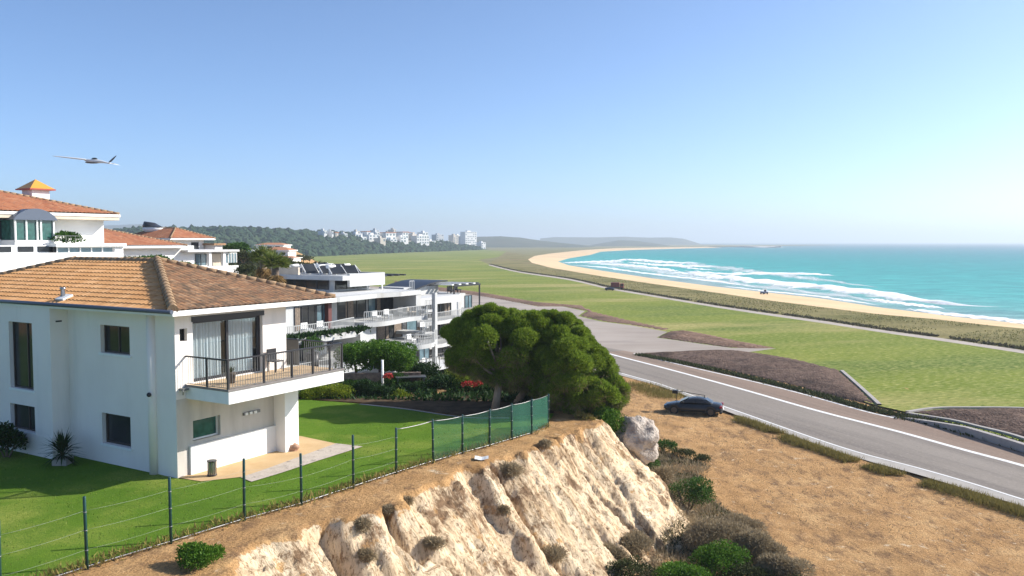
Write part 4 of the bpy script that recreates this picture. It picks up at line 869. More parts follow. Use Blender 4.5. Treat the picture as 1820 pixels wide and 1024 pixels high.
while y < -.05: mb.box(bx0 + .015, y - .006, bz1 + .1, bx0 + .027, y + .006, rz); mb.box(bx1 - .066, y - .006, bz1 + .1, bx1 - .054, y + .006, rz); y += .115
mb.box(bx0 + .02, by + .03, bz1 + .09, bx1 - .05, by + .052, bz1 + .115); mb.box(bx0 + .012, by + .06, bz1 + .09, bx0 + .03, -.02, bz1 + .115); mb.build('balusters', M['grey_metal'], bal)
mb = MB(); mb.box(bx1 - .07, .2, bz1, bx1 - .045, 3, rz); mb.build('side_screen', plain('dark_lattice', (.09, .085, .08), .7), bal)
# lamps and bracket
lp = HF.px(275, 700, 0, 0); mb = MB(); mb.ball((-.24, lp.y, lp.z), .085); mb.tube([(-.14, lp.y, lp.z), (-.24, lp.y, lp.z)], .03, 8); mb.build('wall_lamp', M['dark_frame'], house)
lf = HF.px(446, 733, 1, 0)
mb = MB(); mb.box(lf.x - .42, -.07, lf.z - .05, lf.x + .42, -.004, lf.z + .06); fx = mb.build('light_bar', M['grey_metal'], house)
for k in range(3): mb = MB(); mb.box(lf.x - .38 + k * .22, -.13, lf.z - .05, lf.x - .24 + k * .22, -.073, lf.z + .05); mb.build('spotlight', M['white'], fx, .01)
br = HF.px(322, 692, 1, 0); mb = MB(); mb.box(br.x - .1, -.22, br.z - .03, bx0 - .04, -.004, br.z + .05); mb.tube([(br.x - .08, -.2, br.z), (br.x - .08, -.2, br.z - .18)], .02, 6); mb.build('rain_spout', M['grey_metal'], house)
sv = HF.px(104, 571, 1, YS); mb = MB(); vx = min(-.1, max(LEFTX + .1, sv.x)); mb.box(vx - .12, YS - .02, sv.z - .03, vx + .12, YS - .003, sv.z + .03); mb.build('vent_slot', M['dark_frame'], house)
def put(lx, ly, z=0): return HF.wld(lx, ly, z)
# things on the balcony
p = put(.62 + .9, -1.1, bz1 + .035); e = empty('plant_pot', p, 0, 'small brown pot standing on the balcony floor behind the left railing', 'pot')
mb = MB(); mb.tube([(0, 0, 0), (0, 0, .36), (0, 0, .4)], [.13, .19, .2], 14); mb.build('pot', plain('brown_pot', (.10, .08, .065), .8), e); v, f = leaves(np.array([[0, 0, .38]]).repeat(40, 0), np.tile([[0, 0, 1.]], (40, 1)), .28, .03, rng, .5); npmesh('stems', v, f, M['leaf_olive'], e)
p = put(4.35, -.42, bz1 + .035); e = empty('balcony_chair', p, YAW, 'dark chair standing on the balcony at the right end of the sliding door', 'chair')
mb = MB(); mb.box(-.24, -.24, .41, .24, .24, .45); mb.build('seat', M['dark_frame'], e)
mb = MB(); mb.box(-.24, .2, .45, .24, .24, .9); mb.build('backrest', M['dark_frame'], e)
for sx in (-.21, .21):
    for sy in (-.21, .21): mb = MB(); mb.box(sx - .02, sy - .02, 0, sx + .02, sy + .02, .41); mb.build('leg', M['dark_frame'], e)
# litter bin, boulder by the pier
p = P(377, 847, 0); e = empty('litter_bin', (p.x, p.y, .03), .3, 'small slatted metal litter bin standing on the beige terrace at the villa corner', 'bin')
mb = MB(); mb.tube([(0, 0, .02), (0, 0, .5)], .13, 20); mb.build('liner', plain('bin_liner', (.30, .28, .25), .5), e)
for k in range(14):
    a = k * 2 * math.pi / 14; mb = MB(); mb.box(-.016, .145, .02, .016, .16, .53, Matrix.Rotation(a, 4, 'Z')); mb.build('slat', M['steel'], e)
for z in (.02, .53): mb = MB(); mb.tube([(0, 0, z), (0, 0, z + .035)], .175, 20); mb.build('rim', M['dark_frame'], e)
p = P(520, 802, 0); mb = MB(); mb.ball((0, 0, .1), (.28, .2, .19), 16, 10, .5, 3); o = mb.build('rock', plain('reddish_rock', (.42, .25, .17), .9, var=.25, vscale=6, bump=.5, bscale=14)); o.location = (p.x, p.y, .03); tag(o, 'small reddish rock lying on the terrace at the foot of the pier', 'rock')
# yucca in a pot, dark shrub
def yucca():
    p = HF.px(112, 833, 0, -.95); p = HF.wld(-.95, p.y, 0); e = empty('yucca_plant', p, 0, 'spiky yucca in a pale square pot against the shaded villa wall', 'potted plant'); rg = np.random.default_rng(4)
    mb = MB(); mb.box(-.28, -.28, 0, .28, .28, .26); mb.build('pot', plain('pale_stone_pot', (.36, .33, .30), .85, var=.2), e, .02)
    V = []; Fc = []
    for k in range(170):
        a = rg.uniform(0, 6.28); el = rg.uniform(-.35, 1.45); L = rg.uniform(.65, 1.02); z0 = rg.uniform(.3, .62); d = Vector((math.cos(a) * math.cos(el), math.sin(a) * math.cos(el), math.sin(el))); sd = d.cross(Vector((0, 0, 1))).normalized() * .028; o = Vector((0, 0, z0)); b = o + d * L * .5 + Vector((0, 0, .02)); t = o + d * L - Vector((0, 0, .13 * math.cos(el) * L)); i = len(V)
        V += [o - sd * .6, o + sd * .6, b + sd, b - sd, t]; Fc += [(i, i + 1, i + 2, i + 3), (i + 3, i + 2, i + 4, i + 4)]
    me = bpy.data.meshes.new('leaves'); me.from_pydata([tuple(v) for v in V], [], [f if f[2] != f[3] else f[:3] for f in Fc]); me.materials.append(M['leaf_dark']); o = bpy.data.objects.new('leaves', me); C.objects.link(o); o.parent = e
    mb = MB(); mb.tube([(0, 0, .2), (0, 0, .62)], [.07, .05], 8); mb.build('trunk', M['trunk'], e)
yucca()
p = HF.px(22, 843, 0, -1.3); p = HF.wld(-1.5, p.y, 0)
shrub('dark_shrub', p, (1.0, .9, .75), M['leaf_dark'], 3200, .13, 'low dark shrub at the foot of the villa wall left of the yucca', seed=9)

# ------------------------------------------------------------------ the fence
fe = empty('wire_fence', (fence_xy[6][0], fence_xy[6][1], 0), 0, 'dark green post and wire fence with a green mesh screen at its far end', 'fence')
FO = Vector((fence_xy[6][0], fence_xy[6][1], 0)); top_px = [(-120, 960), (0, 925), (155, 882), (304, 848), (434, 815), (536, 806), (628, 773), (704, 760), (770, 745), (822, 737), (870, 727), (910, 717), (945, 709), (974, 700)]
fh = []
for i, (g, t) in enumerate(zip(fence_g, top_px)):
    h_ = D(t[0], t[1], g.y).z; fh.append(h_)
    if i < 1: continue
    mb = MB(); b = Vector((g.x, g.y, 0)) - FO; lean = Vector((.02 * math.sin(i * 2.1), .02 * math.cos(i * 1.3), 0)); mb.tube([b + Vector((0, 0, -.3)), b + lean + Vector((0, 0, h_ - .02)), b + lean + Vector((0, 0, h_))], [.042, .042, .03], 10)
    po = mb.build('fence_post', M['fence_green'], fe)
    for q in (.78, .52, .24): cl = MB(); cl.tube([b + lean * q + Vector((0, 0, h_ * q - .012)), b + lean * q + Vector((0, 0, h_ * q + .012))], .05, 8); cl.build('wire_clip', M['grey_metal'], po)
for i in range(len(fence_g) - 1):
    a, b = fence_g[i] - FO, fence_g[i + 1] - FO
    qs = (.80, .53, .25) if i < 7 else (.96,)
    for q in qs:
        mb = MB(); pts = [a.lerp(b, t) + Vector((0, 0, (fh[i] * (1 - t) + fh[i + 1] * t) * q - .14 * t * (1 - t))) for t in np.linspace(0, 1, 7)]; mb.tube(pts, .0022 if i < 7 else .016, 5); mb.build('wire' if i < 7 else 'top_rail', M['wire'] if i < 7 else M['grey_metal'], fe)
def screen_mat(k):
    m, t, b = _mat('green_mesh'); b.inputs['Base Color'].default_value = (.012, .12, .075, 1); b.inputs['Roughness'].default_value = .6
    tr = t.nodes.new('ShaderNodeBsdfTransparent'); ms = t.nodes.new('ShaderNodeMixShader'); ms.inputs[0].default_value = k; t.links.new(tr.outputs[0], ms.inputs[1]); t.links.new(b.outputs[0], ms.inputs[2]); t.links.new(ms.outputs[0], t.nodes['Material Output'].inputs[0]); return m
M['mesh'] = screen_mat(.62); M['mesh_thin'] = screen_mat(.28)
for i in range(8, 13):
    mb = MB(); a, b = fence_g[i] - FO, fence_g[i + 1] - FO
    for k in range(10):
        t0, t1 = k / 10, (k + 1) / 10; p0, p1 = a.lerp(b, t0), a.lerp(b, t1); w0 = .03 * math.sin(t0 * 9 + i); w1 = .03 * math.sin(t1 * 9 + i); s = Vector((.8, -.5, 0))
        mb.quad(p0 + s * w0 + Vector((0, 0, .04)), p1 + s * w1 + Vector((0, 0, .04)), p1 + Vector((0, 0, (fh[i] * (1 - t1) + fh[i + 1] * t1) * .95)), p0 + Vector((0, 0, (fh[i] * (1 - t0) + fh[i + 1] * t0) * .95)), True)
    mb.build('mesh_screen', M['mesh'] if i > 10 else M['mesh_thin'], fe)
mb = MB(); q = [(x, y, .02) for x, y in resample(fence_xy, 80)]; mb.tube([Vector(v) - FO for v in q], .02, 6); mb.build('base_kerb', M['grey_metal'], fe)

# ------------------------------------------------------------------ terraced apartment blocks
a0 = D(597, 500, 72); AF = Frame((a0.x, a0.y, LOW), YAW)
def ax_(px, y=0.0): return AF.px(px, 560, 1, y).x
M['aptwall'] = layered('apartment_render', [([(.3, (.45, .46, .46)), (.7, (.56, .565, .56))], .7, (1, 1, .4), None), ([(.3, (.40, .39, .37)), (.7, (.52, .51, .49))], 2.5, (1, 1, .12), (.8, .52, .72))], rough=.85)
M['rail'] = plain('pale_grey_rail', (.40, .41, .41), .5)
def slab(name, parent, pts, z0, z1, mat=None, curve=0):
    p = spline(pts, curve) if curve else pts
    mb = MB(); mb.prism(p, z0, z1); return mb.build(name, mat or M['aptwall'], parent)
def rail(parent, line, z, h=.95, gap=.22, mat=None, bar=.045, top=.06):
    """a balustrade: top rail and upright bars along a local polyline"""
    mat = mat or M['rail']; q = resample(line, max(2, int(sum(math.dist(line[i], line[i + 1]) for i in range(len(line) - 1)) / gap) + 1)); mb = MB()
    for x, y in q: mb.box(x - bar / 2, y - bar / 2, z, x + bar / 2, y + bar / 2, z + h - .003)
    pts = [(x, y, z + h) for x, y in q]
    for i in range(len(pts) - 1): mb.bar(pts[i], pts[i + 1], top, top)
    return mb.build('railing', mat, parent)
def glazed(parent, x0, x1, z0, z1, y, n=2, pane=None, cur=None, fm=None):
    """window in a wall that faces -y: pane with frame bars standing 3 cm proud"""
    mb = MB(); mb.box(x0, y - .03, z0, x1, y + .02, z1); w = mb.build('window', pane or M['glass'], parent); fb = MB()
    for k in range(n + 1): xx = x0 + (x1 - x0) * k / n; fb.box(xx - .04, y - .075, z0, xx + .04, y - .033, z1)
    fb.box(x0 + .04, y - .072, z1 - .07, x1 - .04, y - .036, z1 - .002); fb.build('frame', fm or M['dark_frame'], w)
    if cur:
        cb = MB()
        for (c0_, c1_) in cur:
            m_ = max(2, int((c1_ - c0_) / .16))
            for i in range(m_): xa = c0_ + (c1_ - c0_) * i / m_; cb.quad((xa, y - .032, z0 + .05), (xa + (c1_ - c0_) / m_ * .85, y - .032, z0 + .05), (xa + (c1_ - c0_) / m_ * .85, y - .032, z1 - .08), (xa, y - .032, z1 - .08))
        cb.build('curtain', M['brown_curtain'], w)
    return w
def glazed_x(parent, x, y0, y1, z0, z1, n=2, pane=None):
    mb = MB(); mb.box(x - .03, y0, z0, x + .02, y1, z1); w = mb.build('window', pane or M['glass'], parent); fb = MB()
    for k in range(n + 1): yy = y0 + (y1 - y0) * k / n; fb.box(x - .075, yy - .04, z0, x - .033, yy + .04, z1)
    fb.box(x - .07, y0 + .03, z1 - .07, x - .036, y1 - .03, z1 - .002); fb.build('frame', M['dark_frame'], w); return w
def lounge(parent, x, y, z, mat):
    mb = MB(); mb.box(x - .35, y - .3, z + .3, x + .35, y + .3, z + .42); mb.box(x - .35, y + .22, z + .42, x + .35, y + .3, z + .85); 
    for sx in (-.3, .26):
        for sy in (-.26, .22): mb.box(x + sx, y + sy, z, x + sx + .05, y + sy + .05, z + .3)
    return mb.build('terrace_chair', mat, parent)
def block_a():
    b = empty('apartment_building', AF.o, YAW, 'white apartment building with curved balconies and roof panels behind the clipped tree', 'building')
    xe = ax_(745, -.3); xp = ax_(763, -.8); x597 = 0.0
    Z1, Z2, Z3 = 3.55, 5.95, 8.35; S = 2.3
    mb = MB(); mb.box(-1, S, -.5, xe, 12, Z3 - .43); mb.box(-9, 0.2, -.5, -1.003, 12, Z3 - .44); mb.build('wall', M['aptwall'], b)
    slab('roof', b, [(-.5, -.9), (2, -.7), (5, -.35), (8, -.75), (xe, -.55), (xe, 12.2), (-9.3, 12.2), (-9.3, -.2), (-4, -.2)], Z3 - .42, Z3, curve=0)
    mb = MB(); mb.box(-8.8, .3, Z3 + .004, xe - .3, 11.5, Z3 + .012); mb.build('roof_deck', M['shadewall'], b)
    mb = MB(); mb.box(xe - .75, -.5, Z2, xe - .003, S - .003, Z3 - .423); mb.build('end_pier', M['aptwall'], b)
    # top floor
    def X(p, y=S): return ax_(p, y)
    glazed(b, X(600), X(650), Z2 + .05, Z3 - .55, S, 3, cur=[(X(614), X(628))]); glazed(b, X(654), X(667), Z2 + .05, Z3 - .55, S, 1, M['blue_glass'])
    glazed(b, X(669), X(714), Z2 + .05, Z3 - .55, S, 3, cur=[(X(670), X(676))]); glazed(b, X(717), X(733), Z2 + .05, Z3 - .55, S, 1)
    line2 = [(2.2, -1.2), (4, -1.75), (6, -1.6), (8.5, -1.1), (11, -1.3), (xe - .4, -1.6)]
    c2 = spline(line2, 6); slab('balcony', b, c2 + [(xe - .4, S - .01), (2.2, S - .01)], Z2 - .42, Z2); rail(b, c2, Z2)
    # step between the blocks: lower balconies up to the tall white column
    slab('balcony', b, [(xe - .39, -1.3), (xp, -1.3), (xp, 3), (xe - .39, 3)], Z2 + .25, Z2 + .5); rail(b, [(xe - .3, -1.25), (xp - .1, -1.25)], Z2 + .5)
    slab('balcony', b, [(xe - .39, -1.3), (xp, -1.3), (xp, 3), (xe - .39, 3)], Z1 + .42, Z1 + .75); rail(b, [(xe - .8, -1.25), (xp - .1, -1.25)], Z1 + .75)
    mb = MB(); mb.box(xp, -1.5, -.5, xp + .38, -1.1, Z2 + 2.1); mb.build('column', M['aptwall'], b)
    mb = MB(); mb.box(xe - .38, 3, -.5, xp, 3.3, Z2 + 1.6); mb.build('link_wall', M['shadewall'], b)
    glazed(b, xe + .1, xe + 1.2, Z1 + .8, Z2 + .2, 2.97, 1, M['blue_glass']); glazed(b, xe + .1, xp - .2, Z2 + .55, Z2 + 1.6, 2.97, 2)
    # middle floor
    glazed(b, X(669), X(714), Z1 + .05, Z2 - .5, S, 3, cur=[(X(670), X(690)), (X(700), X(713))]); glazed(b, X(722), X(740), Z1 + .2, Z2 - .5, S, 1, M['blue_glass'])
    mb = MB(); mb.box(ax_(640, -.9), -.9, Z1, ax_(668, -.9), S - .003, Z2 - .423); mb.build('wall_bay', M['aptwall'], b)
    line1 = [(-3.5, -2.6), (-1, -3.0), (1.5, -2.2), (4, -1.7), (6.5, -2.3), (8, -3.1), (10, -3.0), (11.5, -1.9), (xp, -1.7)]
    c1_ = spline(line1, 6); slab('balcony', b, c1_ + [(xp, S - .01), (-3.5, S - .01)], Z1 - .42, Z1)
    rail(b, [q for q in c1_ if q[0] > 6.2], Z1)
    # ground floor
    glazed(b, X(664), X(742), .95, Z1 - .5, S, 5, cur=[(X(717), X(726))]); glazed(b, X(744), X(762), .3, Z1 - .5, S, 2, M['blue_glass']); rail(b, [(7, -2), (xp, -2)], .9, 1.0, .5, M['grey_metal'])
    slab('balcony', b, [(6, -2.2), (xp + 4, -2.2), (xp + 4, S - .01), (6, S - .01)], .6, .9, M['shadewall'])
    # left wing: glazing and stepped garden terraces
    glazed(b, ax_(523, .2), ax_(560, .2), Z2 - .2, Z3 - .6, .2, 3, cur=[(ax_(524, .2), ax_(533, .2))]); glazed(b, ax_(562, .2), ax_(582, .2), Z2 - .2, Z3 - .6, .2, 2, M['blue_glass'])
    mb = MB(); mb.box(ax_(583, -.2), -.25, Z2 - .3, ax_(589, -.2), .197, Z3 - .45); mb.build('red_column', plain('dark_red_wood', (.12, .035, .03), .6), b)
    slab('terrace', b, [(-9.3, -3.4), (-1.5, -3.4), (1.8, -1.4), (2.0, 1), (-9.3, .19)], Z2 - .75, Z2 - .25); rail(b, [(-9, -2.1), (-3, -2.1), (1.2, -.9)], Z2 - .25, .8)
    v, f = leaves(np.c_[rng.uniform(-9.2, .2, 1500), -3.05 + rng.normal(size=1500) * .25, np.full(1500, Z2 - .25)], np.tile([[0, 0, 1.]], (1500, 1)), .38, .2, rng, .9); pl = npmesh('terrace_planting', v, f, M['leaf_dark'], b)
    slab('terrace', b, [(-9.3, -4.6), (-3, -4.6), (.5, -3.4), (3.5, -2.6), (3.5, .19), (-9.3, .19)], Z1 - .9, Z1 - .45); rail(b, [(-9, -4.4), (-3.2, -4.4), (.2, -3.3)], Z1 - .45, .85)
    glazed(b, ax_(515, 0), ax_(560, 0), Z1 - .3, Z2 - 1.0, .19, 4); glazed(b, 0, 2.2, Z1 + .1, Z2 - .9, S, 2)
    # penthouse with a raking fascia, parapet box and the solar panels
    px0, px1 = AF.px(609, 505, 1, 2.6).x, AF.px(680, 500, 1, 3.2).x; Z4 = Z3 + 1.55
    mb = MB(); mb.box(px0 + 1.0, 4.6, Z3 + .013, px1 - .3, 11.5, Z4 - .425); mb.build('penthouse', M['shadewall'], b)
    glazed(b, px0 + 1.2, px1 - .6, Z3 + .2, Z4 - .5, 4.57, 3); glazed_x(b, px0 + .97, 5.2, 11, Z3 + .2, Z4 - .5, 4); 
    slab('penthouse_roof', b, [(px0, 2.6), (px0 + 1.2, 2.6), (px0 + 1.2, 3.2), (px1, 3.2), (px1, 12), (px0, 12)], Z4 - .42, Z4)
    mb = MB(); mb.box(px0 + 1.3, 2.9, Z3 + .5, px1, 3.197, Z4 + .15); mb.box(px1 - .2, 3.2, Z3 + .5, px1 - .003, 8, Z4 + .148); mb.build('parapet', M['aptwall'], b)
    mb = MB(); mb.box(px0 + .1, 8.2, Z4, px0 + .3, 11.8, Z4 + .7); mb.build('roof_parapet', M['beige'], b)
    k = 0
    for r_, (yy, n) in enumerate(((4.4, 2), (6.1, 3), (7.8, 3), (9.6, 3))):
        for i in range(n):
            x = px0 + 1.5 + i * 1.75 + (r_ % 2) * .5; mb = MB(); m_ = Matrix.Translation((x, yy, Z4 + .12)) @ Matrix.Rotation(R(-24 + 7 * r_), 4, 'Z') @ Matrix.Rotation(R(32 + 8 * ((i + r_) % 3)), 4, 'X'); mb.box(-.7, -.0, 0, .7, 1.1, .06, m_); p_ = mb.build('solar_panel', M['glass'], b)
            fb = MB(); fb.box(x - .5, yy + .7, Z4, x - .44, yy + .76, Z4 + .6); fb.box(x + .44, yy + .7, Z4, x + .5, yy + .76, Z4 + .6); fb.box(-.74, -.03, -.03, -.7, 1.13, .1, m_); fb.box(.7, -.03, -.03, .74, 1.13, .1, m_); fb.build('frame', M['white'], p_)
            if i % 2 == 0: mb = MB(); mb.tube([(x - .5, yy + 1.0, Z4 + .78), (x + .5, yy + 1.0, Z4 + .78)], .17, 12); mb.build('water_tank', M['white'], p_)
    # roof terrace rail, pergola
    rail(b, [(px1 + .1, .0), (xe - .4, .0)], Z3, .9, .2); mb = MB(); mb.box(px1 + .3, 3.5, Z3 + 1.1, xe - 2.5, 7.5, Z3 + 1.25); mb.build('pergola_roof', M['shadewall'], b)
    for i in range(4): mb = MB(); x = px1 + .4 + i * 1.0; mb.box(x, 3.2, Z3 + 1.253, x + .3, 7.6, Z3 + 1.4); mb.build('pergola_beam', M['dark_frame'], b)
    for x in (px1 + .4, xe - 3): mb = MB(); mb.box(x, 3.6, Z3 + .013, x + .12, 3.72, Z3 + 1.1); mb.build('pergola_post', M['white'], b)
    for x, y, z, m_ in ((4.6, -.6, Z2, 'white'), (6.5, -.4, Z2, 'white'), (9.2, .1, Z2, 'grey_metal'), (10.2, -.2, Z2, 'beige'), (8.3, -1.6, Z1, 'white'), (9.4, -1.7, Z1, 'grey_metal'), (-5, -1.4, Z2 - .25, 'white'), (-3.2, -1.4, Z2 - .25, 'white'), (xe + .8, -.3, Z1 + .75, 'white'), (9, -1, .9, 'grey_metal'), (11.5, -1, .9, 'white')): lounge(b, x, y, z, M[m_])
block_a()
def block_b():
    o = D(750, 500, 89); F2 = Frame((o.x, o.y, LOW), YAW); b = empty('apartment_building', F2.o, YAW, 'smaller white apartment building with black roof pergola standing left of the round pine crown', 'building')
    X = lambda p, y=0: F2.px(p, 560, 1, y).x
    x1 = X(822); x2 = X(852, 1); Z3 = 7.05; Z2 = 4.6; Z1 = 2.1
    mb = MB(); mb.box(-2, 1.5, -.5, x1, 11, Z3 - .5); mb.build('wall', M['aptwall'], b); mb = MB(); mb.box(x1, 3, -.5, x2, 9.5, Z3 - .2); mb.build('side_wall', M['aptwall'], b)
    slab('roof', b, [(-2, -.2), (x1 - 1, -.2), (x1 + .2, .4), (x1 + .2, 11.2), (-2, 11.2)], Z3 - .75, Z3, M['shadewall'])
    for z in (Z2, Z1):
        glazed(b, .1, X(781, 1.5), z + .05, z + 1.85, 1.5, 3, cur=[(.4, 1.8)]); glazed(b, X(783, 1.5), x1 - .2, z + .05, z + 1.85, 1.5, 3, cur=[(x1 - 1.6, x1 - .4)])
        c = spline([(-1.5, -.9), (2, -1.2), (5, -.8), (x1 - .5, -1.0), (x1 + .3, .3)], 5); slab('balcony', b, c + [(x1 + .3, 1.49), (-1.5, 1.49)], z - .4, z); rail(b, c, z, .9)
    glazed(b, X(826, 3), X(838, 3), Z3 - 2.0, Z3 - .5, 3, 2, M['blue_glass']); glazed(b, .3, x1 - .5, .2, 1.5, 1.5, 5)
    slab('balcony', b, [(-1.5, -1.4), (x1 + 3, -1.4), (x1 + 3, 1.49), (-1.5, 1.49)], -.1, .2, M['shadewall']); rail(b, [(-1.4, -1.3), (x1 + 2.9, -1.3)], .2, .9, .5, M['grey_metal'])
    # swept canopy roof and pergola
    cb = MB(); n = 14; zc = lambda t: Z3 + .55 + 1.25 * math.sin(t * math.pi * .5) ** 1.6 * (1 - .25 * t)
    for i in range(n):
        t0, t1 = i / n, (i + 1) / n; xa, xb = 1 + 8 * t0, 1 + 8 * t1
        cb.quad((xa, 3, zc(t0)), (xb, 3, zc(t1)), (xb, 8, zc(t1)), (xa, 8, zc(t0)), True); cb.quad((xa, 3, zc(t0) - .15), (xa, 8, zc(t0) - .15), (xb, 8, zc(t1) - .15), (xb, 3, zc(t1) - .15), True); cb.quad((xa, 3, zc(t0) - .15), (xb, 3, zc(t1) - .15), (xb, 3, zc(t1)), (xa, 3, zc(t0)))
    cb.build('canopy_roof', M['dark_frame'], b)
    mb = MB(); mb.box(2, 4, Z3, 8.5, 7.5, Z3 + .9); mb.build('roof_room', M['aptwall'], b)
    xpg = X(795, 2)
    for i in range(8): x = xpg + (x2 - xpg) * i / 7; mb = MB(); mb.box(x - .22, 1.2, Z3 + 1.0, x + .22, 5.2, Z3 + 1.12); mb.build('pergola_slat', M['dark_frame'] if i % 2 else M['white'], b)
    mb = MB(); mb.box(xpg, 1.0, Z3 + .82, x2 + .3, 1.18, Z3 + .997); mb.build('pergola_beam', M['dark_frame'], b); mb = MB(); mb.box(xpg, 5.0, Z3 + .82, x2 + .3, 5.18, Z3 + .997); mb.build('pergola_beam', M['dark_frame'], b)
    for x, y in ((xpg, 1.02), (x2 + .1, 1.02), (x2 + .1, 5.02)): mb = MB(); mb.box(x, y, -.5 if x > x1 + .3 else Z3, x + .14, y + .14, Z3 + .82); mb.build('pergola_post', M['dark_frame'], b)
    for x in (xpg + 1, xpg + 2.4): lounge(b, x, 2.2, Z3, M['dark_frame'])
block_b()

# ------------------------------------------------------------------ houses on the rise at the left
def hip_roof(parent, x0, y0, x1, y1, z, rise, mat, name='roof', pitch=.3, row=.42, back=True):
    w, l = x1 - x0, y1 - y0; h = min(w, l) / 2
    if w >= l: A, B = (x0 + h, y0 + h, z + rise), (x1 - h, y0 + h, z + rise); S = [((x0, y0, z), (x1, y0, z), A, B), ((x1, y1, z), (x0, y1, z), B, A), ((x0, y1, z), (x0, y0, z), A, A), ((x1, y0, z), (x1, y1, z), B, B)]
    else: A, B = (x0 + h, y0 + h, z + rise), (x0 + h, y1 - h, z + rise); S = [((x0, y0, z), (x1, y0, z), A, A), ((x1, y1, z), (x0, y1, z), B, B), ((x0, y1, z), (x0, y0, z), B, A), ((x1, y0, z), (x1, y1, z), A, B)]
    root = None
    for k, s in enumerate(S):
        o = tiled(name if root is None else 'roof_face', *s, mat, root or parent, pitch, row, .05, .04, 4); root = root or o
    mb = MB(); caps(mb, A, B, .12) if math.dist(A, B) > .1 else None
    for c_, t in (((x0, y0, z), A), ((x1, y0, z), B if w >= l else A), ((x1, y1, z), B), ((x0, y1, z), A if w >= l else B)): caps(mb, c_, t, .12)
    mb.build('ridge_cap', M['cap_old'], root); return root
def left_house():
    o = D(185, 430, 62); F3 = Frame((o.x, o.y, 4.0), YAW); b = empty('villa', F3.o, YAW, 'large white house with red hip roof, chimney and bay window at the left edge', 'house')
    X = lambda p, y=0: F3.px(p, 420, 1, y).x; Z = lambda p, q, y=0: F3.px(p, q, 1, y).z
    ze = Z(185, 386); zt = Z(185, 447)
    mb = MB(); mb.box(-14, 0, -3, 0, 11, ze); mb.build('wall', M['whitewall'], b)
    ex = F3.px(212, 384, 1, -1.3).x; root = hip_roof(b, -17, -1.3, ex, 12.3, ze + .2, 1.9, M['tile_red'])
    mb = MB(); mb.box(-17, -1.3, ze - .25, ex, 12.3, ze + .15); mb.build('eaves', M['beige'], b); mb = MB(); mb.box(-17.05, -1.36, ze - .02, ex + .06, -1.303, ze + .17); mb.build('cornice', M['white'], b)
    # chimney with its little tiled hat
    cy = 3.5; cx0, cx1 = F3.px(57, 345, 1, cy).x, F3.px(88, 345, 1, cy).x; zc = F3.px(62, 335, 1, cy).z; w = cx1 - cx0
    mb = MB(); mb.box(cx0, cy, ze + .3, cx0 + w, cy + w, zc); ch = mb.build('chimney', M['whitewall'], root); hr = w * .2; zt2 = F3.px(62, 320, 1, cy).z
    mb = MB(); m_ = (cx0 + w / 2, cy + w / 2, zt2 + .1); q = [(cx0 - hr, cy - hr, zc), (cx0 + w + hr, cy - hr, zc), (cx0 + w + hr, cy + w + hr, zc), (cx0 - hr, cy + w + hr, zc)]
    for i in range(4): mb.poly([q[i], q[(i + 1) % 4], m_])
    mb.poly(q[::-1]); mb.build('chimney_hat', plain('glazed_yellow_tile', (.62, .30, .05), .35), ch); mb = MB(); mb.box(cx0 - hr - .05, cy - hr - .05, zc - .1, cx0 + w + hr + .05, cy + w + hr + .05, zc - .003); mb.build('hat_rim', plain('red_rim', (.35, .06, .04), .5), ch)
    # bay window
    BD = 1.75; b0, b1 = X(26, -BD), X(97, -BD); zb0, zb1 = Z(60, 427, -BD), Z(60, 391, -BD)
    mb = MB(); mb.box(b0, -BD, zb0 - 1.2, b1, -.003, zb0); mb.build('bay_base', M['whitewall'], b); mb = MB(); mb.box(b0 + .08, .05 - BD, zb0, b1 - .08, -.003, zb1); bw = mb.build('bay_window', M['green_glass'], b)
    mb = MB(); n = 5
    for k in range(n): x = b0 + (b1 - b0 - .1) * (0, .28, .56, .66, 1)[k]; mb.box(x, -BD - .05, zb0, x + .1, .047 - BD, zb1)
    mb.box(b0, -BD - .06, zb0 - .08, b1, -BD - .003, zb0 - .002); mb.build('frame', M['white'], bw); mb = MB(); xm = (b0 + b1) / 2
    arc = [(b0 - .15 + (b1 - b0 + .3) * i / 12, zb1 + .75 * math.sin(math.pi * i / 12) ** .7) for i in range(13)]
    for i in range(12):
        (xa, za), (xb, zb) = arc[i], arc[i + 1]; mb.quad((xa, -BD - .2, za), (xb, -BD - .2, zb), (xb, -.003, zb), (xa, -.003, za)); mb.quad((xa, -BD - .2, zb1 - .01), (xb, -BD - .2, zb1 - .01), (xb, -BD - .2, zb), (xa, -BD - .2, za))
    mb.quad((b0 - .15, -BD - .2, zb1 - .01), (b0 - .15, -.003, zb1 - .01), (b1 + .15, -.003, zb1 - .01), (b1 + .15, -BD - .2, zb1 - .01)); mb.build('bay_hood', M['gutter'], bw)
    glazed(b, X(-14), X(8), Z(4, 425), Z(4, 392), 0, 3)
    # terrace storey in front with glazed rail, and the big plain wall below
    ye = -3.2; xt = F3.px(226, 440, 1, ye).x; zr = F3.px(215, 435, 1, ye).z; zw = F3.px(215, 448, 1, ye).z
    mb = MB(); mb.box(-16, ye, -6, xt - .6, -.003, zw); mb.build('garden_wall', M['whitewall'], b)
    mb = MB(); mb.box(X(100, ye), ye + .05, zr - .12, xt, -.003, zr + .1); mb.build('terrace_roof', M['whitewall'], b); mb = MB(); mb.box(xt - .75, ye + .3, -3, xt - .1, -.01, zr - .123); mb.build('terrace_pier', M['whitewall'], b)
    glazed(b, X(103, ye + .3), xt - .8, zw + .01, zr - .13, ye + .5, 5, M['blue_glass'], fm=M['white']); mb = MB(); mb.box(-16, ye + .9, zw, X(100, ye), ye + 1.1, zw + .5); mb.build('parapet', M['white'], b)
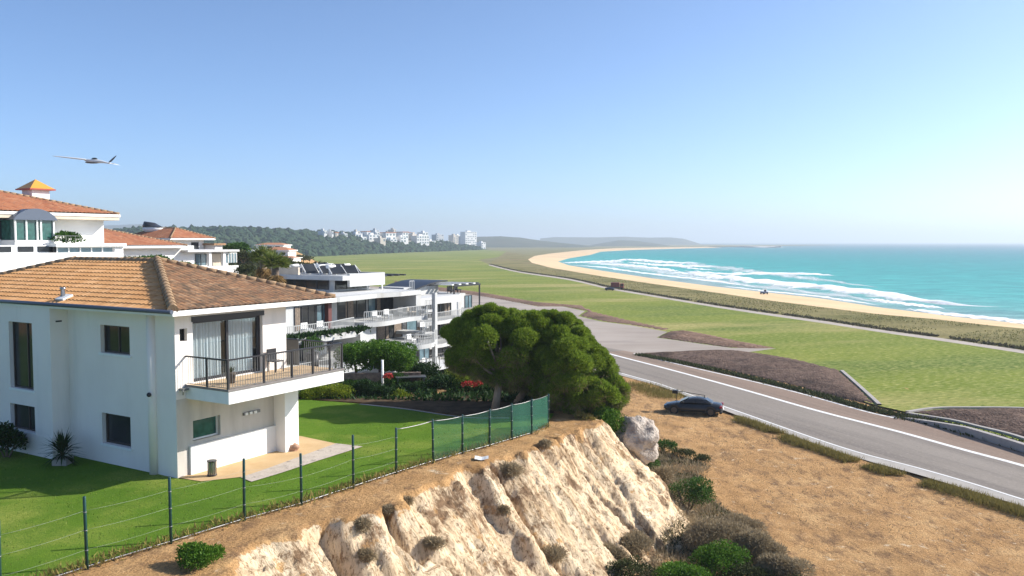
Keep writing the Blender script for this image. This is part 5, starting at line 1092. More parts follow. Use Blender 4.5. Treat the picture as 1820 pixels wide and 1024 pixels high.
    for k, p in enumerate((4, 45, 80)): mb = MB(); x = X(p, ye); mb.box(x, ye + .85, zw + .06, x + 1.0, ye + .897, zw + .42); mb.build('parapet_opening', M['glass'], b)
    v, f = leaves(*blob_points([(X(118, -2), -2, zr + .45, .9, .5, .4), (X(130, -2), -2, zr + .35, .7, .5, .35)], 700, rng), .2, .12, rng); npmesh('terrace_plant', v, f, M['leaf_mid'], b)
    rail(b, [(X(100, -2.6), -2.6), (X(142, -2.6), -2.6)], zr + .1, .5, .3, M['grey_metal'], .02, .03)
left_house()
def mid_houses():
    o = D(228, 470, 92); F4 = Frame((o.x, o.y, 3.0), YAW); X = lambda p, y=0: F4.px(p, 460, 1, y).x; Z = lambda p, q, y=0: F4.px(p, q, 1, y).z
    b = empty('villa', F4.o, YAW, 'long white bungalow with two red hip roofs and a flat-roofed porch on the rise', 'house')
    ze = Z(270, 437); xr = X(345)
    mb = MB(); mb.box(-10, 0, -3, xr, 11, ze); mb.build('wall', M['whitewall'], b)
    x0, x1 = -11, F4.px(333, 438, 1, -1).x; hip_roof(b, x0, -1, x1, 12, ze + .05, 1.9, M['tile_red'])
    mb = MB(); mb.box(x0, -1, ze - .25, x1, 12, ze); mb.build('eaves', M['white'], b)
    # porch block
    zp = Z(380, 444, -1); x2, x3 = X(345, -1), X(424, -1); mb = MB(); mb.box(x2 - 1, -1.2, zp - .25, x3, 7, zp); mb.build('porch_roof', M['shadewall'], b)
    mb = MB(); mb.box(x2, .4, -3, x3 - .4, 6.5, zp - .253); mb.build('porch_wall', M['whitewall'], b)
    for p in (371, 396): mb = MB(); x = X(p, -.8); mb.box(x, -.9, -3, x + .35, -.5, zp - .253); mb.build('porch_column', M['white'], b)
    zl = Z(380, 473, -1); mb = MB(); mb.box(x2, -1.1, -3, x3 - .1, -.7, zl); mb.build('porch_parapet', M['whitewall'], b)
    glazed(b, X(347, .4), X(366, .4), zl + .1, zp - .5, .4, 2, M['blue_glass']); glazed(b, X(373, .4), X(393, .4), zl, zp - .4, .4, 1, M['beige']); glazed(b, X(400, .4), X(420, .4), zl + .3, zp - .4, .4, 4, M['blue_glass'], fm=M['white'])
    o2 = D(300, 430, 112); F5 = Frame((o2.x, o2.y, 3.0), YAW); c = empty('villa', F5.o, YAW, 'white house with a single red hip roof behind the long bungalow', 'house'); X5 = lambda p, y=0: F5.px(p, 430, 1, y).x
    ze2 = F5.px(330, 424, 1, 0).z; xe = X5(362); mb = MB(); mb.box(.5, 0, -3, xe, 9, ze2); mb.build('wall', M['whitewall'], c); hip_roof(c, -.5, -1, xe + 1.2, 10, ze2 + .05, 1.4, M['tile_red']); mb = MB(); mb.box(-.5, -1, ze2 - .2, xe + 1.2, 10, ze2 + .03); mb.build('eaves', M['white'], c)
    glazed(c, X5(340), X5(352), ze2 - 1.6, ze2 - .5, 0, 1)
    mb = MB(); mb.box(xe + .2, -2, -3, X5(395, -2), 3, ze2 - .9); mb.build('annexe', M['whitewall'], c); mb = MB(); mb.box(xe - .2, -2.4, ze2 - .9, X5(398, -2), 3.4, ze2 - .65); mb.build('annexe_roof', M['tile_old'], c)
    # turret with a dish-like hat
    o3 = D(277, 420, 118); t = empty('roof_turret', (o3.x, o3.y, 0), 0, 'white round turret with a dark tilted rim rising behind the red roofs', 'tower')
    zt, zb = D(277, 399, 118).z, D(277, 414, 118).z; mb = MB(); mb.tube([(0, 0, 0), (0, 0, zb), ], [1.0, 1.0], 16); mb.build('shaft', M['whitewall'], t); mb = MB(); mb.tube([(0, 0, zb), (0, 0, zb + .5), (0, 0, zt - .35)], [1.3, 1.75, 1.6], 16); mb.build('drum', M['white'], t); mb = MB(); mb.tube([(0, 0, zt - .347), (0, 0, zt - .2), (.15, 0, zt)], [1.75, 1.6, .4], 16); mb.build('cap', M['dark_frame'], t)
    o6 = D(205, 440, 122); F6 = Frame((o6.x, o6.y, 3), YAW); d_ = empty('villa', F6.o, YAW, 'low house with a wide red roof just right of the big left house', 'house'); z6 = F6.px(215, 432, 1, 0).z
    mb = MB(); mb.box(-4, 0, -3, 8, 9, z6); mb.build('wall', M['whitewall'], d_); hip_roof(d_, -6, -1, 9.3, 10, z6, 1.7, M['tile_red'])
mid_houses()
def far_villas():
    lab = ['terraced white villa with a stepped red roof, rightmost of the far villas', 'white villa with red roof at the top of the far villas', 'low white villa left of the stepped far villas', 'pale garden pavilion below the stepped far villas']
    for k, (p0, p1, yb, yt, Y, red) in enumerate(((468, 512, 455, 440, 215, 1), (455, 503, 442, 432, 232, 1), (437, 460, 452, 444, 222, 0), (490, 520, 464, 456, 205, 1))):
        a, c = D(p0, yb, Y), D(p1, yb, Y); z1 = D(p0, yt, Y).z; w = c.x - a.x; e = empty('far_villa', (a.x, Y, a.z), 0, lab[k], 'house', 'far villas on the slope'); h = z1 - a.z
        mb = MB(); mb.box(0, 0, -5, w, 8, h * .55); mb.build('wall', M['whitewall'], e); mb = MB(); mb.box(-.4, -.5, h * .55, w + .4, 8.4, h * .68); mb.build('eaves', M['white'], e)
        mb = MB(); q = [(-.3, -.4, h * .683), (w + .3, -.4, h * .683), (w + .3, 8.3, h * .683), (-.3, 8.3, h * .683)]; A, B = (w * .25, 4, h * 1.05), (w * .75, 4, h * 1.05)
        mb.poly([q[0], q[1], B, A]); mb.poly([q[1], q[2], B]); mb.poly([q[2], q[3], A, B]); mb.poly([q[3], q[0], A]); mb.build('roof', M['tile_red'] if red else M['shadewall'], e)
        for i in range(3): glazed(e, w * (.12 + .3 * i), w * (.28 + .3 * i), h * .12, h * .42, 0, 1)
far_villas()
def town():
    rg = random.Random(4); n = 0; m_w = [plain('town_white', (.74, .73, .71), .8), plain('town_cream', (.62, .55, .46), .8), plain('town_grey', (.50, .50, .50), .8)]
    spec = [(576, 584, 417, 410, 1050, 0, 0), (590, 594, 418, 411, 1060, 0, 0), (632, 650, 424, 415, 1150, 0, 0), (652, 661, 420, 412, 1160, 0, 1), (656, 684, 427, 417, 1140, 0, 0), (686, 712, 427, 414, 1200, 0, 1), (668, 676, 414, 409, 1230, 2, 0), (700, 706, 420, 408, 1250, 1, 0), (716, 731, 424, 413, 1230, 0, 1), (733, 752, 433, 416, 1290, 1, 0), (741, 775, 434, 419, 1280, 0, 0), (752, 766, 424, 413, 1330, 0, 0), (776, 796, 444, 417, 1430, 2, 0), (797, 806, 443, 430, 1420, 0, 0), (800, 818, 443, 432, 1440, 0, 0), (806, 820, 432, 418, 1560, 1, 0), (827, 860, 443, 412, 1480, 0, 0), (822, 832, 443, 420, 1520, 2, 0), (856, 868, 443, 431, 1460, 0, 0), (812, 826, 440, 418, 1600, 0, 0), (726, 742, 420, 414, 1340, 2, 1), (634, 642, 417, 411, 1210, 1, 0), (642, 656, 429, 421, 1120, 0, 0), (676, 690, 431, 423, 1130, 1, 0), (694, 712, 434, 425, 1190, 0, 0), (712, 728, 431, 421, 1210, 0, 0), (720, 738, 437, 428, 1260, 1, 0), (706, 716, 422, 413, 1290, 0, 1), (668, 678, 419, 412, 1200, 0, 0), (690, 700, 420, 413, 1270, 1, 0), (764, 780, 440, 428, 1360, 0, 0), (744, 756, 440, 431, 1320, 0, 0), (780, 800, 444, 434, 1400, 0, 0), (596, 604, 420, 414, 1080, 1, 1), (612, 620, 421, 415, 1100, 0, 0)]
    lab = {16: 'tallest white tower block at the right end of the far town', 12: 'grey slab block left of the tallest far tower', 5: 'white terrace of flats with an orange roof on the wooded crest', 0: 'small pale house highest on the wooded ridge, left of the town', 10: 'wide stepped white block in the middle of the far town', 18: 'low white annexe at the foot of the tallest far tower'}
    for k, (p0, p1, yb, yt, Y, c, red) in enumerate(spec):
        a, b_ = D(p0, yb, Y), D(p1, yb, Y); h = D(p0, yt, Y).z - a.z; w = b_.x - a.x; Y -= 120 if k < 12 or k in (15, 20, 21) or k > 21 else 0; a, b_ = D(p0, yb, Y), D(p1, yb, Y); h = D(p0, yt, Y).z - a.z; w = (b_.x - a.x) * .8; e = empty('town_block', (a.x, Y, a.z), R(42), lab.get(k, 'small pale building among the hilltop town blocks on the far crest'), 'building', 'buildings of the far hilltop town')
        mb = MB(); mb.box(0, 0, -14, w, 14, h); mb.build('wall', m_w[c], e); ns = max(1, int(h / 3.2)); nw = max(2, int(w / 4.2))
        for i in range(ns):
            for j in range(nw):
                if rg.random() < .85: x = w * (j + .22) / nw; z = h * (i + .25) / ns; wb = MB(); wb.box(x, -.12, z, x + w / nw * .5, .05, z + h / ns * .5); wb.build('window', M['blue_glass'], e)
        mb = MB()
        if red: mb.prism([(-.5, -.5), (w + .5, -.5), (w + .5, 14.5), (-.5, 14.5)], h + .01, h + .9); mb.build('roof', plain('town_roof', (.42, .15, .07), .8), e)
        else: mb.box(w * .3, 4, h + .003, w * .6, 9, h + 2.2); mb.build('roof_room', m_w[c], e)
town()

# ------------------------------------------------------------------ trees and shrubs
def pine(name, base, tip, poly, Y, depth, seed, label, nclump=120, per=300):
    """umbrella pine: leaning trunk, limbs, needle tufts filling a crown with the outline seen in the photograph, as deep as it is wide"""
    rg = np.random.default_rng(seed); B = P(*base, 0) if len(base) == 2 else Vector(base); T = D(tip[0], tip[1], B.y + .2)
    e = empty(name, B, 0, label, 'tree'); A = np.array(poly, float); lo, hi = A.min(0), A.max(0); cl = []; fails = 0
    lob = []
    while len(lob) < nclump and fails < 4000:
        q = rg.uniform(lo, hi); d, _ = poly_dist([tuple(p) for p in A], np.array([q[0]]), np.array([q[1]])); dm = -float(d[0]) * Y / F
        fails += 1
        if dm < .30: continue
        half = min(depth, 1.3 * math.sqrt(dm) + dm * .35); kd = rg.choice([-1, 1]) * rg.uniform(.25, 1) ** .5; w = D(q[0], q[1], Y + kd * half); Rl = min(rg.uniform(.62, .95), dm * .92)
        if any((w - c_[0]).length < .64 * (Rl + c_[1]) for c_ in lob): continue
        lob.append((w, Rl, (q[1] - lo[1]) / (hi[1] - lo[1])))
    for w, Rl, low in lob:
        for _ in range(int(9 + 16 * Rl)):
            d = rg.normal(size=3); d /= np.linalg.norm(d); d[2] = abs(d[2]) * .95 - .22 if rg.random() < .85 else d[2]
            cl.append((w + Vector(d * (Rl - .2) * np.array([1, 1, .85])), rg.uniform(.26, .36), low))
    V = []; Fc = []; nv = 0; V2 = []; F2 = []; nv2 = 0
    for w, s, low in cl:
        n = int(per * 2.0 * (s / .5) ** 1.7) + 60; d = unit(rg.normal(size=(n, 3)) + np.array([0, 0, .25])); r = s * rg.uniform(.72, .98, (n, 1)); p = np.array(w - B) + d * r * np.array([1, 1, .8])
        v, f = leaves(p, d + np.array([0, 0, .45]), .14, .036, rg, .5); V.append(v); Fc.append(f + nv); nv += len(v)
        if low > .5 and rg.random() < .45:
            m_ = int(n * .5 * (low - .3)); d = unit(rg.normal(size=(m_, 3)) - np.array([0, .5, .8])); p = np.array(w - B) + d * s * rg.uniform(.6, 1.15, (m_, 1)); v, f = leaves(p, d, .30, .024, rg, .7); V2.append(v); F2.append(f + nv2); nv2 += len(v)
    npmesh('crown', np.concatenate(V), np.concatenate(Fc), M['pine'], e); npmesh('dry_twigs', np.concatenate(V2), np.concatenate(F2), M['twig'], e)
    mb = MB(); t = T - B; mb.tube([(0, 0, -.3), tuple(t * .35 + Vector((.03, 0, 0))), tuple(t * .7), tuple(t)], [.23, .19, .16, .12], 12); tr = mb.build('trunk', M['bark'], e)
    order = sorted(range(len(cl)), key=lambda i: rg.random())[:26]
    for i in order:
        w = cl[i][0] - B; s0 = t * rg.uniform(.62, 1.0); mid = s0.lerp(w, .5) + Vector((0, 0, -.15)); mb = MB(); mb.tube([s0, mid, w], [.075, .05, .018], 6); mb.build('limb', M['bark'], e)
pine('pine_tree', (878, 730), (893, 645), [(783, 592), (790, 575), (822, 556), (850, 545), (872, 540), (905, 548), (935, 552), (965, 560), (978, 590), (985, 640), (970, 685), (930, 697), (890, 690), (845, 672), (812, 668), (790, 640), (800, 612)], 43.4, 2.6, 21, 'umbrella pine with a pale leaning trunk rising beside the dark garden bed')
bp = P(912, 716, 0); pine('pine_tree', (bp.x, bp.y, 0), (958, 670), [(925, 556), (960, 552), (985, 552), (1010, 556), (1032, 572), (1045, 588), (1062, 612), (1082, 628), (1094, 650), (1104, 672), (1116, 690), (1118, 712), (1104, 730), (1070, 752), (1035, 758), (1005, 742), (975, 722), (950, 706), (935, 680), (945, 640), (955, 600)], 43.0, 2.8, 22, 'wide pine leaning out over the cliff corner, right of the pale trunk', 140, 300)
def px_shrub(name, px, py, Y, rpx, hpx, mat, n, leaf, label, seed, cat='shrub', group=None, z=None, **k):
    """shrub whose foot is at pixel (px,py) at distance Y (or on height z)"""
    p = P(px, py, z) if z is not None else D(px, py, Y); s = p.y / F
    return shrub(name, p, (rpx * s, rpx * s * .85, hpx * s * .55), mat, n, leaf, label, cat, group, seed, **k)
# bank under the pine
px_shrub('bank_shrub', 1085, 790, 41.0, 42, 82, M['leaf'], 6500, .12, 'bright green shrub hanging at the cliff corner above the white boulder', 31, lower=-.9)
px_shrub('bank_shrub', 1040, 768, 40.5, 26, 40, M['straw'], 1500, .16, 'dry yellowish shrub under the leaning pine at the screen end', 32, lower=-.9)
p = D(1126, 800, 41.0); mb = MB(); mb.ball((0, 0, .45), (1.15, .85, 1.15), 34, 22, .34, 15)
o = mb.build('boulder', layered('white_boulder', [([(.3, (.45, .385, .325)), (.7, (.60, .525, .45))], 3, (1, 1, 1), None), ([(.3, (.20, .16, .14)), (.7, (.34, .29, .25))], 8, (1, 1, 1), (2.0, .48, .62))], bump=1, bscale=9, bdist=.15)); o.location = p; o.rotation_euler = (.1, .38, .2); tag(o, 'big whitish boulder on the slope below the pine', 'boulder')
# lower slope scrub (each bush a thing)
sc = [(1150, 838, 24, 34, 'leaf_mid', 'green bush right below the white boulder'), (1185, 806, 20, 26, 'leaf_mid', 'small round green bush right of the white boulder'), (1215, 815, 22, 20, 'leaf_olive', 'olive bush second to the right of the boulder'), (1245, 822, 16, 16, 'leaf_olive', 'small olive bush furthest right of the boulder on the dry ground'), (1222, 905, 42, 60, 'leaf_mid', 'large green bush halfway down at the foot of the cliff'), (1180, 868, 26, 40, 'scrub', 'grey scrub bush between the boulder and the large green bush'), (1280, 1030, 52, 62, 'leaf', 'rounded bright green bush at the bottom of the picture right of the cliff'), (1210, 1052, 52, 52, 'leaf', 'bright green bush cut by the bottom edge below the cliff foot'), (1280, 985, 62, 62, 'scrub', 'big dry grey bush right of the cliff foot above the bright green bush'), (1345, 1000, 48, 52, 'scrub', 'dry grey bush on the right flank of the scrub'), (1385, 1040, 46, 56, 'scrub', 'dry grey bush at the lower right of the scrub'), (1130, 985, 30, 38, 'scrub', 'dry bush at the cliff foot left of the grey scrub'), (1085, 1000, 26, 34, 'scrub', 'small dry bush lowest on the cliff face'), (1120, 1035, 40, 42, 'leaf_olive', 'olive bush at the bottom edge under the cliff'), (1310, 945, 36, 34, 'scrub', 'dry grey bush at the upper right of the scrub'), (1330, 1045, 46, 46, 'leaf_olive', 'dark olive bush between the bright green and the grey bushes'), (1425, 1062, 34, 40, 'leaf_olive', 'thin olive bush at the far lower right of the scrub'), (1130, 845, 22, 26, 'leaf_olive', 'olive bush tucked at the cliff edge under the boulder'), (1168, 925, 18, 30, 'scrub', 'tiny dry bush at the cliff edge left of the large green bush')]
for k, (a, b, r, h, m_, lb) in enumerate(sc):
    Yg = P(a, b, -4.3); zz = hz(Yg.x, Yg.y); p = P(a, b, zz); zz = hz(p.x, p.y); p = P(a, b, zz)
    r *= 1.12; h *= 1.25; n = {'scrub': 8500, 'leaf': 6500, 'leaf_mid': 4600}.get(m_, 2600); n = int(n * min(1, (r / 45) ** 1.3) + 500)
    s = p.y / F; shrub('cliff_bush', p - Vector((0, 0, .1)), (r * s, r * s * .9, h * s * .55), M[m_], n, (.17 if m_ == 'scrub' else .085), lb, 'bush', 'bushes at the cliff foot', 40 + k, wl=.17 if m_ == 'scrub' else .6)
# dry tufts sticking to the cliff face, and the green cushion by the fence
px_shrub('cushion_bush', 352, 1006, None, 48, 42, M['leaf'], 5200, .09, 'low bright green cushion bush on the dirt strip below the fence', 33, z=-.08, wl=.35)
ct = [(905, 838, 34, 34, 'dry grey-brown bush on the cliff rim right of the paper sheet'), (968, 790, 14, 16, 'small dry bush on the cliff rim near the screen end'), (690, 905, 14, 14, 'small dark dry bush on the cliff rim, left one of two'), (722, 890, 12, 12, 'small dark dry bush on the cliff rim, right one of two'), (770, 968, 24, 26, 'dry bush in the centre of the pale cliff face'), (640, 935, 22, 26, 'dark dry bush in the gully near the left of the cliff'), (980, 990, 38, 40, 'large dry bush low on the right half of the cliff face'), (650, 990, 20, 30, 'dry bush low in the left gully of the cliff'), (895, 905, 11, 13, 'tiny dry tuft in the upper middle of the cliff face')]
for k, (a, b, r, h, lb) in enumerate(ct):
    z = 0.0; 
    for _ in range(40):
        p = P(a, b, z); z += (hz(p.x, p.y) - z) * .35
    s = p.y / F * .78; shrub('cliff_tuft', p - Vector((0, 0, .08)), (r * s, r * s * .9, h * s * .42), M['scrub'], int(2000 * (r / 30) + 500), .16, lb, 'bush', 'dry bushes on the cliff', 80 + k, wl=.15, lower=-.9, k=16)
# garden behind the lawn
def clipped_tree():
    rg = np.random.default_rng(14); Y = 52; c = D(672, 690, Y); e = empty('clipped_tree', (c.x, Y, hz(c.x, Y)), 0, 'bright green flat-topped clipped tree in front of the white apartments', 'tree'); z0 = e.location.z
    zb, zt = D(672, 656, Y).z - z0, D(672, 606, Y).z - z0; xl, xr = D(603, 640, Y).x - c.x, D(742, 640, Y).x - c.x; bl = []
    for k in range(60): x = rg.uniform(xl + .35, xr - .3); y = rg.uniform(-1.3, 1.3); top = zt - .1 - .55 * ((x - (xl + xr) * .42) / (xr - xl) * 1.5) ** 2; z = rg.uniform(zb + .35, top - .35); bl.append((x, y, z, .5, .5, .42))
    for k in range(24): x = rg.uniform(xl + .3, xr - .6); bl.append((x, rg.uniform(-1.2, 1.2), zt - .5 - .55 * ((x - (xl + xr) * .42) / (xr - xl) * 1.5) ** 2 + rg.uniform(-.1, .1), .5, .5, .42))
    pts, d = blob_points(bl, 24000, rg, shell=(.8, 1.03), lower=-1); v, f = leaves(pts, d, .13, .09, rg); npmesh('crown', v, f, M['leaf'], e)
    for x in (xl * .55, .1, xr * .5): mb = MB(); mb.tube([(x, 0, -.2), (x * 1.03, .05, zb * .6), (x * 1.1, 0, zb + .5)], [.12, .09, .06], 8); mb.build('trunk', M['trunk'], e)
clipped_tree()
for k, (a, b, Y, r, h, m_, n, lf, lb) in enumerate(((752, 690, 52, 38, 58, 'leaf_dark', 4200, .13, 'dark green tree bulging at the right end of the clipped tree'), (560, 716, 45.8, 32, 40, 'leaf_yellow', 3000, .11, 'yellow-green bush beside the villa corner, leftmost along the lawn'), (600, 718, 46, 36, 44, 'leaf_yellow', 3400, .11, 'largest yellow-green bush on the lawn edge'), (648, 712, 47, 26, 46, 'leaf_dark', 2400, .11, 'dark bush right of the large yellow-green bush'), (678, 716, 46.5, 30, 40, 'leaf_dark', 2600, .11, 'dark glossy bush under the pergola post'), (714, 718, 46.3, 22, 28, 'leaf_yellow', 1900, .10, 'small yellow bush between the dark garden bushes'), (560, 690, 49, 34, 30, 'leaf', 2600, .11, 'green bush behind the yellow bushes by the villa'), (625, 692, 50, 26, 22, 'leaf_mid', 1800, .11, 'low mid-green bush beneath the clipped tree'), (760, 735, 46, 34, 40, 'leaf_mid', 2600, .12, 'mid-green bush before the dark garden bed'), (822, 690, 50, 46, 44, 'leaf_yellow', 3600, .12, 'yellow-green hedge tree under the left side of the pine crown'), (875, 700, 50, 40, 50, 'leaf_mid', 3200, .12, 'green hedge tree behind the pale pine trunk'), (800, 735, 47, 36, 44, 'leaf_dark', 2800, .12, 'dark bush under the pine next to the red flowers'), (850, 738, 46.4, 40, 34, 'leaf_dark', 2600, .12, 'low dark bush at the foot of the pale pine trunk'), (920, 735, 44.8, 44, 40, 'leaf_dark', 3000, .12, 'dark bush behind the green mesh screen'), (965, 738, 44, 30, 46, 'leaf_olive', 2400, .12, 'olive bush at the root of the leaning pine'),
    (700, 700, 50, 34, 42, 'leaf_mid', 2600, .12, 'mid-green bush right of the slim white post'), (745, 712, 48.5, 36, 38, 'leaf_dark', 2600, .12, 'dark bush in front of the grey garden table'), (790, 708, 49, 40, 52, 'leaf_dark', 3200, .12, 'tall dark bush left of the red flowers'), (846, 712, 49, 38, 46, 'leaf_mid', 2800, .12, 'mid-green bush behind the red flowers'), (722, 690, 53, 30, 36, 'leaf_mid', 2200, .12, 'mid-green bush behind the garden table'), (780, 668, 58, 30, 34, 'leaf_mid', 2200, .13, 'bush at the foot of the tall white apartment column'), (900, 712, 48, 40, 52, 'leaf_dark', 3200, .12, 'dark tall bush right behind the pale pine trunk'), (945, 712, 47, 34, 40, 'leaf_mid', 2400, .12, 'mid-green bush under the gap between the two pines'))):
    p = D(a, b, Y); z = hz(p.x, p.y); s = Y / F; shrub('garden_bush', Vector((p.x, p.y, min(p.z, z + .25))), (r * s, r * s * .8, h * s * .55), M[m_], n, lf, lb, 'bush', 'bushes of the garden behind the lawn', 120 + k)
p = D(835, 690, 47.5); v, f = leaves(*blob_points([(0, 0, .2, .5, .4, .18), (.4, .1, .25, .35, .3, .15)], 260, rng), .12, .09, rng); o = npmesh('flowering_bush', v, f, M['flower']); o.location = p; tag(o, 'red flowering bush in the shade under the pine', 'flowers')
p = D(690, 672, 49); o = npmesh('flowering_bush', *leaves(*blob_points([(0, 0, .1, .3, .25, .15)], 160, rng), .1, .08, rng), M['flower']); o.location = p; tag(o, 'small red flowers under the clipped tree beside the white post', 'flowers')
p = D(680, 690, 49); z1 = D(680, 655, 49).z; mb = MB(); mb.tube([(0, 0, -.8), (0, 0, z1 - p.z + .5)], .07, 8); o = mb.build('garden_post', M['white']); o.location = p; tag(o, 'slim white post standing under the clipped tree', 'post')
p = D(640, 680, 50); mb = MB(); mb.box(-2.2, 0, -.8, 3.6, .25, .55); o = mb.build('garden_wall', plain('brown_stone_wall', (.20, .15, .12), .9, var=.4, vscale=4, bump=.5, bscale=10)); o.location = p; o.rotation_euler = (0, 0, .1); tag(o, 'low brown stone wall behind the bushes under the clipped tree', 'wall')
p = D(730, 690, 50); e = empty('garden_table', p, .2, 'grey slatted garden table on the gravel right of the slim white post', 'table')
mb = MB(); 
for i in range(6): mb.box(-.9, -.4 + i * .14, .68, .9, -.29 + i * .14, .72)
mb.build('table_top', M['grey_metal'], e)
for sx in (-.8, .75):
    for sy in (-.35, .32): mb = MB(); mb.box(sx, sy, -.5, sx + .06, sy + .06, .68); mb.build('leg', M['grey_metal'], e)
# planted pot on the apartment terrace, palms, shrubs on the rise
p = AF.wld(AF.px(556, 620, 1, -4.2).x, -4.2, 2.3); e = empty('potted_tree', p + Vector((0, 0, .8)), 0, 'small round tree in a tall dark pot on the apartment terrace', 'potted plant'); mb = MB(); mb.tube([(0, 0, 0), (0, 0, 1.5)], [.4, .5], 12); mb.build('pot', M['dark_frame'], e); v, f = leaves(*blob_points([(0, 0, 2.0, .75, .75, .6)], 1400, rng), .2, .12, rng); npmesh('crown', v, f, M['leaf_mid'], e); mb = MB(); mb.tube([(0, 0, 1.4), (0, 0, 2.1)], .06, 6); mb.build('trunk', M['trunk'], e)
def palm(px, ptop, pbase, Y, seed, label):
    rg = np.random.default_rng(seed); T = D(px, ptop + 22, Y); zb = D(px, pbase, Y).z; e = empty('palm_tree', (T.x, Y, zb), 0, label, 'palm', 'pair of shaggy palms'); h = T.z - zb
    mb = MB(); mb.tube([(0, 0, -3), (0, 0, h)], [.3, .26], 10); mb.build('trunk', M['trunk'], e); V, Fc, V2, F2 = [], [], [], []
    for k in range(64):
        dead = k > 44; el = rg.uniform(.1, 1.45) if not dead else rg.uniform(-1.55, -1.0); a = rg.uniform(0, 6.28); L = rg.uniform(.7, 1.1) if not dead else rg.uniform(.9, 1.7); d = np.array([math.cos(a) * math.cos(el), math.sin(a) * math.cos(el), math.sin(el)]); c = np.array([0, 0, h]) + d * L * .55; m_ = 26
        side = np.cross(d, [0, 0, 1.0]); side /= np.linalg.norm(side) + 1e-6; ang = np.linspace(-1.5, 1.5, m_)[:, None]; dd = d * np.cos(ang) + side * np.sin(ang); v, f = leaves(np.tile(c, (m_, 1)), dd - np.array([0, 0, .25]), .75, .05, rg, .1)
        (V2 if dead else V).append(v); (F2 if dead else Fc).append(f)
    def cat(vs, fs): o = np.cumsum([0] + [len(v) for v in vs[:-1]]); return np.concatenate(vs), np.concatenate([f + k for f, k in zip(fs, o)])
    npmesh('fronds', *cat(V, Fc), M['frond'], e); npmesh('dead_fronds', *cat(V2, F2), M['deadfrond'], e)
palm(468, 441, 505, 63, 1, 'taller shaggy palm behind the villa roof'); palm(489, 452, 512, 61, 2, 'shorter shaggy palm right beside the taller one')
for k, (a, b, Y, r, h, m_, n, lf, lb) in enumerate(((272, 470, 70, 40, 26, 'leaf_mid', 3000, .2, 'long clipped shrub behind the villa ridge'), (325, 482, 66, 36, 24, 'leaf_mid', 2600, .18, 'round green shrub just above the villa roof ridge'), (418, 452, 120, 26, 28, 'leaf_mid', 2200, .35, 'green tree behind the flat-roofed porch'), (432, 462, 110, 18, 22, 'leaf_olive', 1500, .3, 'olive tree right of the flat-roofed porch'), (520, 482, 100, 44, 26, 'leaf_olive', 3200, .3, 'broad olive shrub behind the palms'), (560, 482, 108, 34, 22, 'leaf_olive', 2600, .3, 'olive shrub mass at the edge of the airfield grass'), (437, 485, 80, 20, 20, 'leaf_olive', 1500, .2, 'olive bush left of the palms'), (540, 500, 88, 34, 20, 'leaf_olive', 1600, .25, 'olive bush behind the apartment roof'), (230, 466, 74, 26, 18, 'leaf_dark', 1600, .2, 'dark shrub against the white terrace wall'), (395, 500, 72, 40, 18, 'leaf_olive', 2000, .2, 'low olive scrub below the porch'), (530, 462, 240, 30, 10, 'leaf_olive', 1200, .7, 'far olive scrub at the left end of the airfield'), (480, 468, 180, 40, 14, 'leaf_olive', 1600, .6, 'far olive scrub below the stepped villas'), (440, 470, 150, 24, 16, 'leaf_olive', 1200, .5, 'far olive tree below the far villas'))):
    p = D(a, b, Y); s = Y / F; shrub('hill_shrub', p - Vector((0, 0, .3)), (r * s, r * s * .8, h * s * .55), M[m_], n, lf, lb, 'shrub', 'shrubs on the rise at the left', 160 + k)

# ------------------------------------------------------------------ vehicles, paper, aircraft
def loft(secs, name, mat, parent, smooth=True):
    """skin over cross-sections (lists of points, same count), closed rings with end caps"""
    V = [tuple(p) for s in secs for p in s]; n = len(secs[0]); Fc = []
    for k in range(len(secs) - 1):
        for q in range(n): Fc.append((k * n + q, k * n + (q + 1) % n, (k + 1) * n + (q + 1) % n, (k + 1) * n + q))
    Fc += [tuple(reversed(range(n))), tuple((len(secs) - 1) * n + q for q in range(n))]
    me = bpy.data.meshes.new(name); me.from_pydata(V, [], Fc); bm = bmesh.new(); bm.from_mesh(me); bmesh.ops.recalc_face_normals(bm, faces=bm.faces); bm.to_mesh(me); bm.free(); me.materials.append(mat)
    for p in me.polygons: p.use_smooth = smooth
    o = bpy.data.objects.new(name, me); C.objects.link(o); o.parent = parent
    b = o.modifiers.new('sub', 'SUBSURF'); b.levels = b.render_levels = 2
    return o
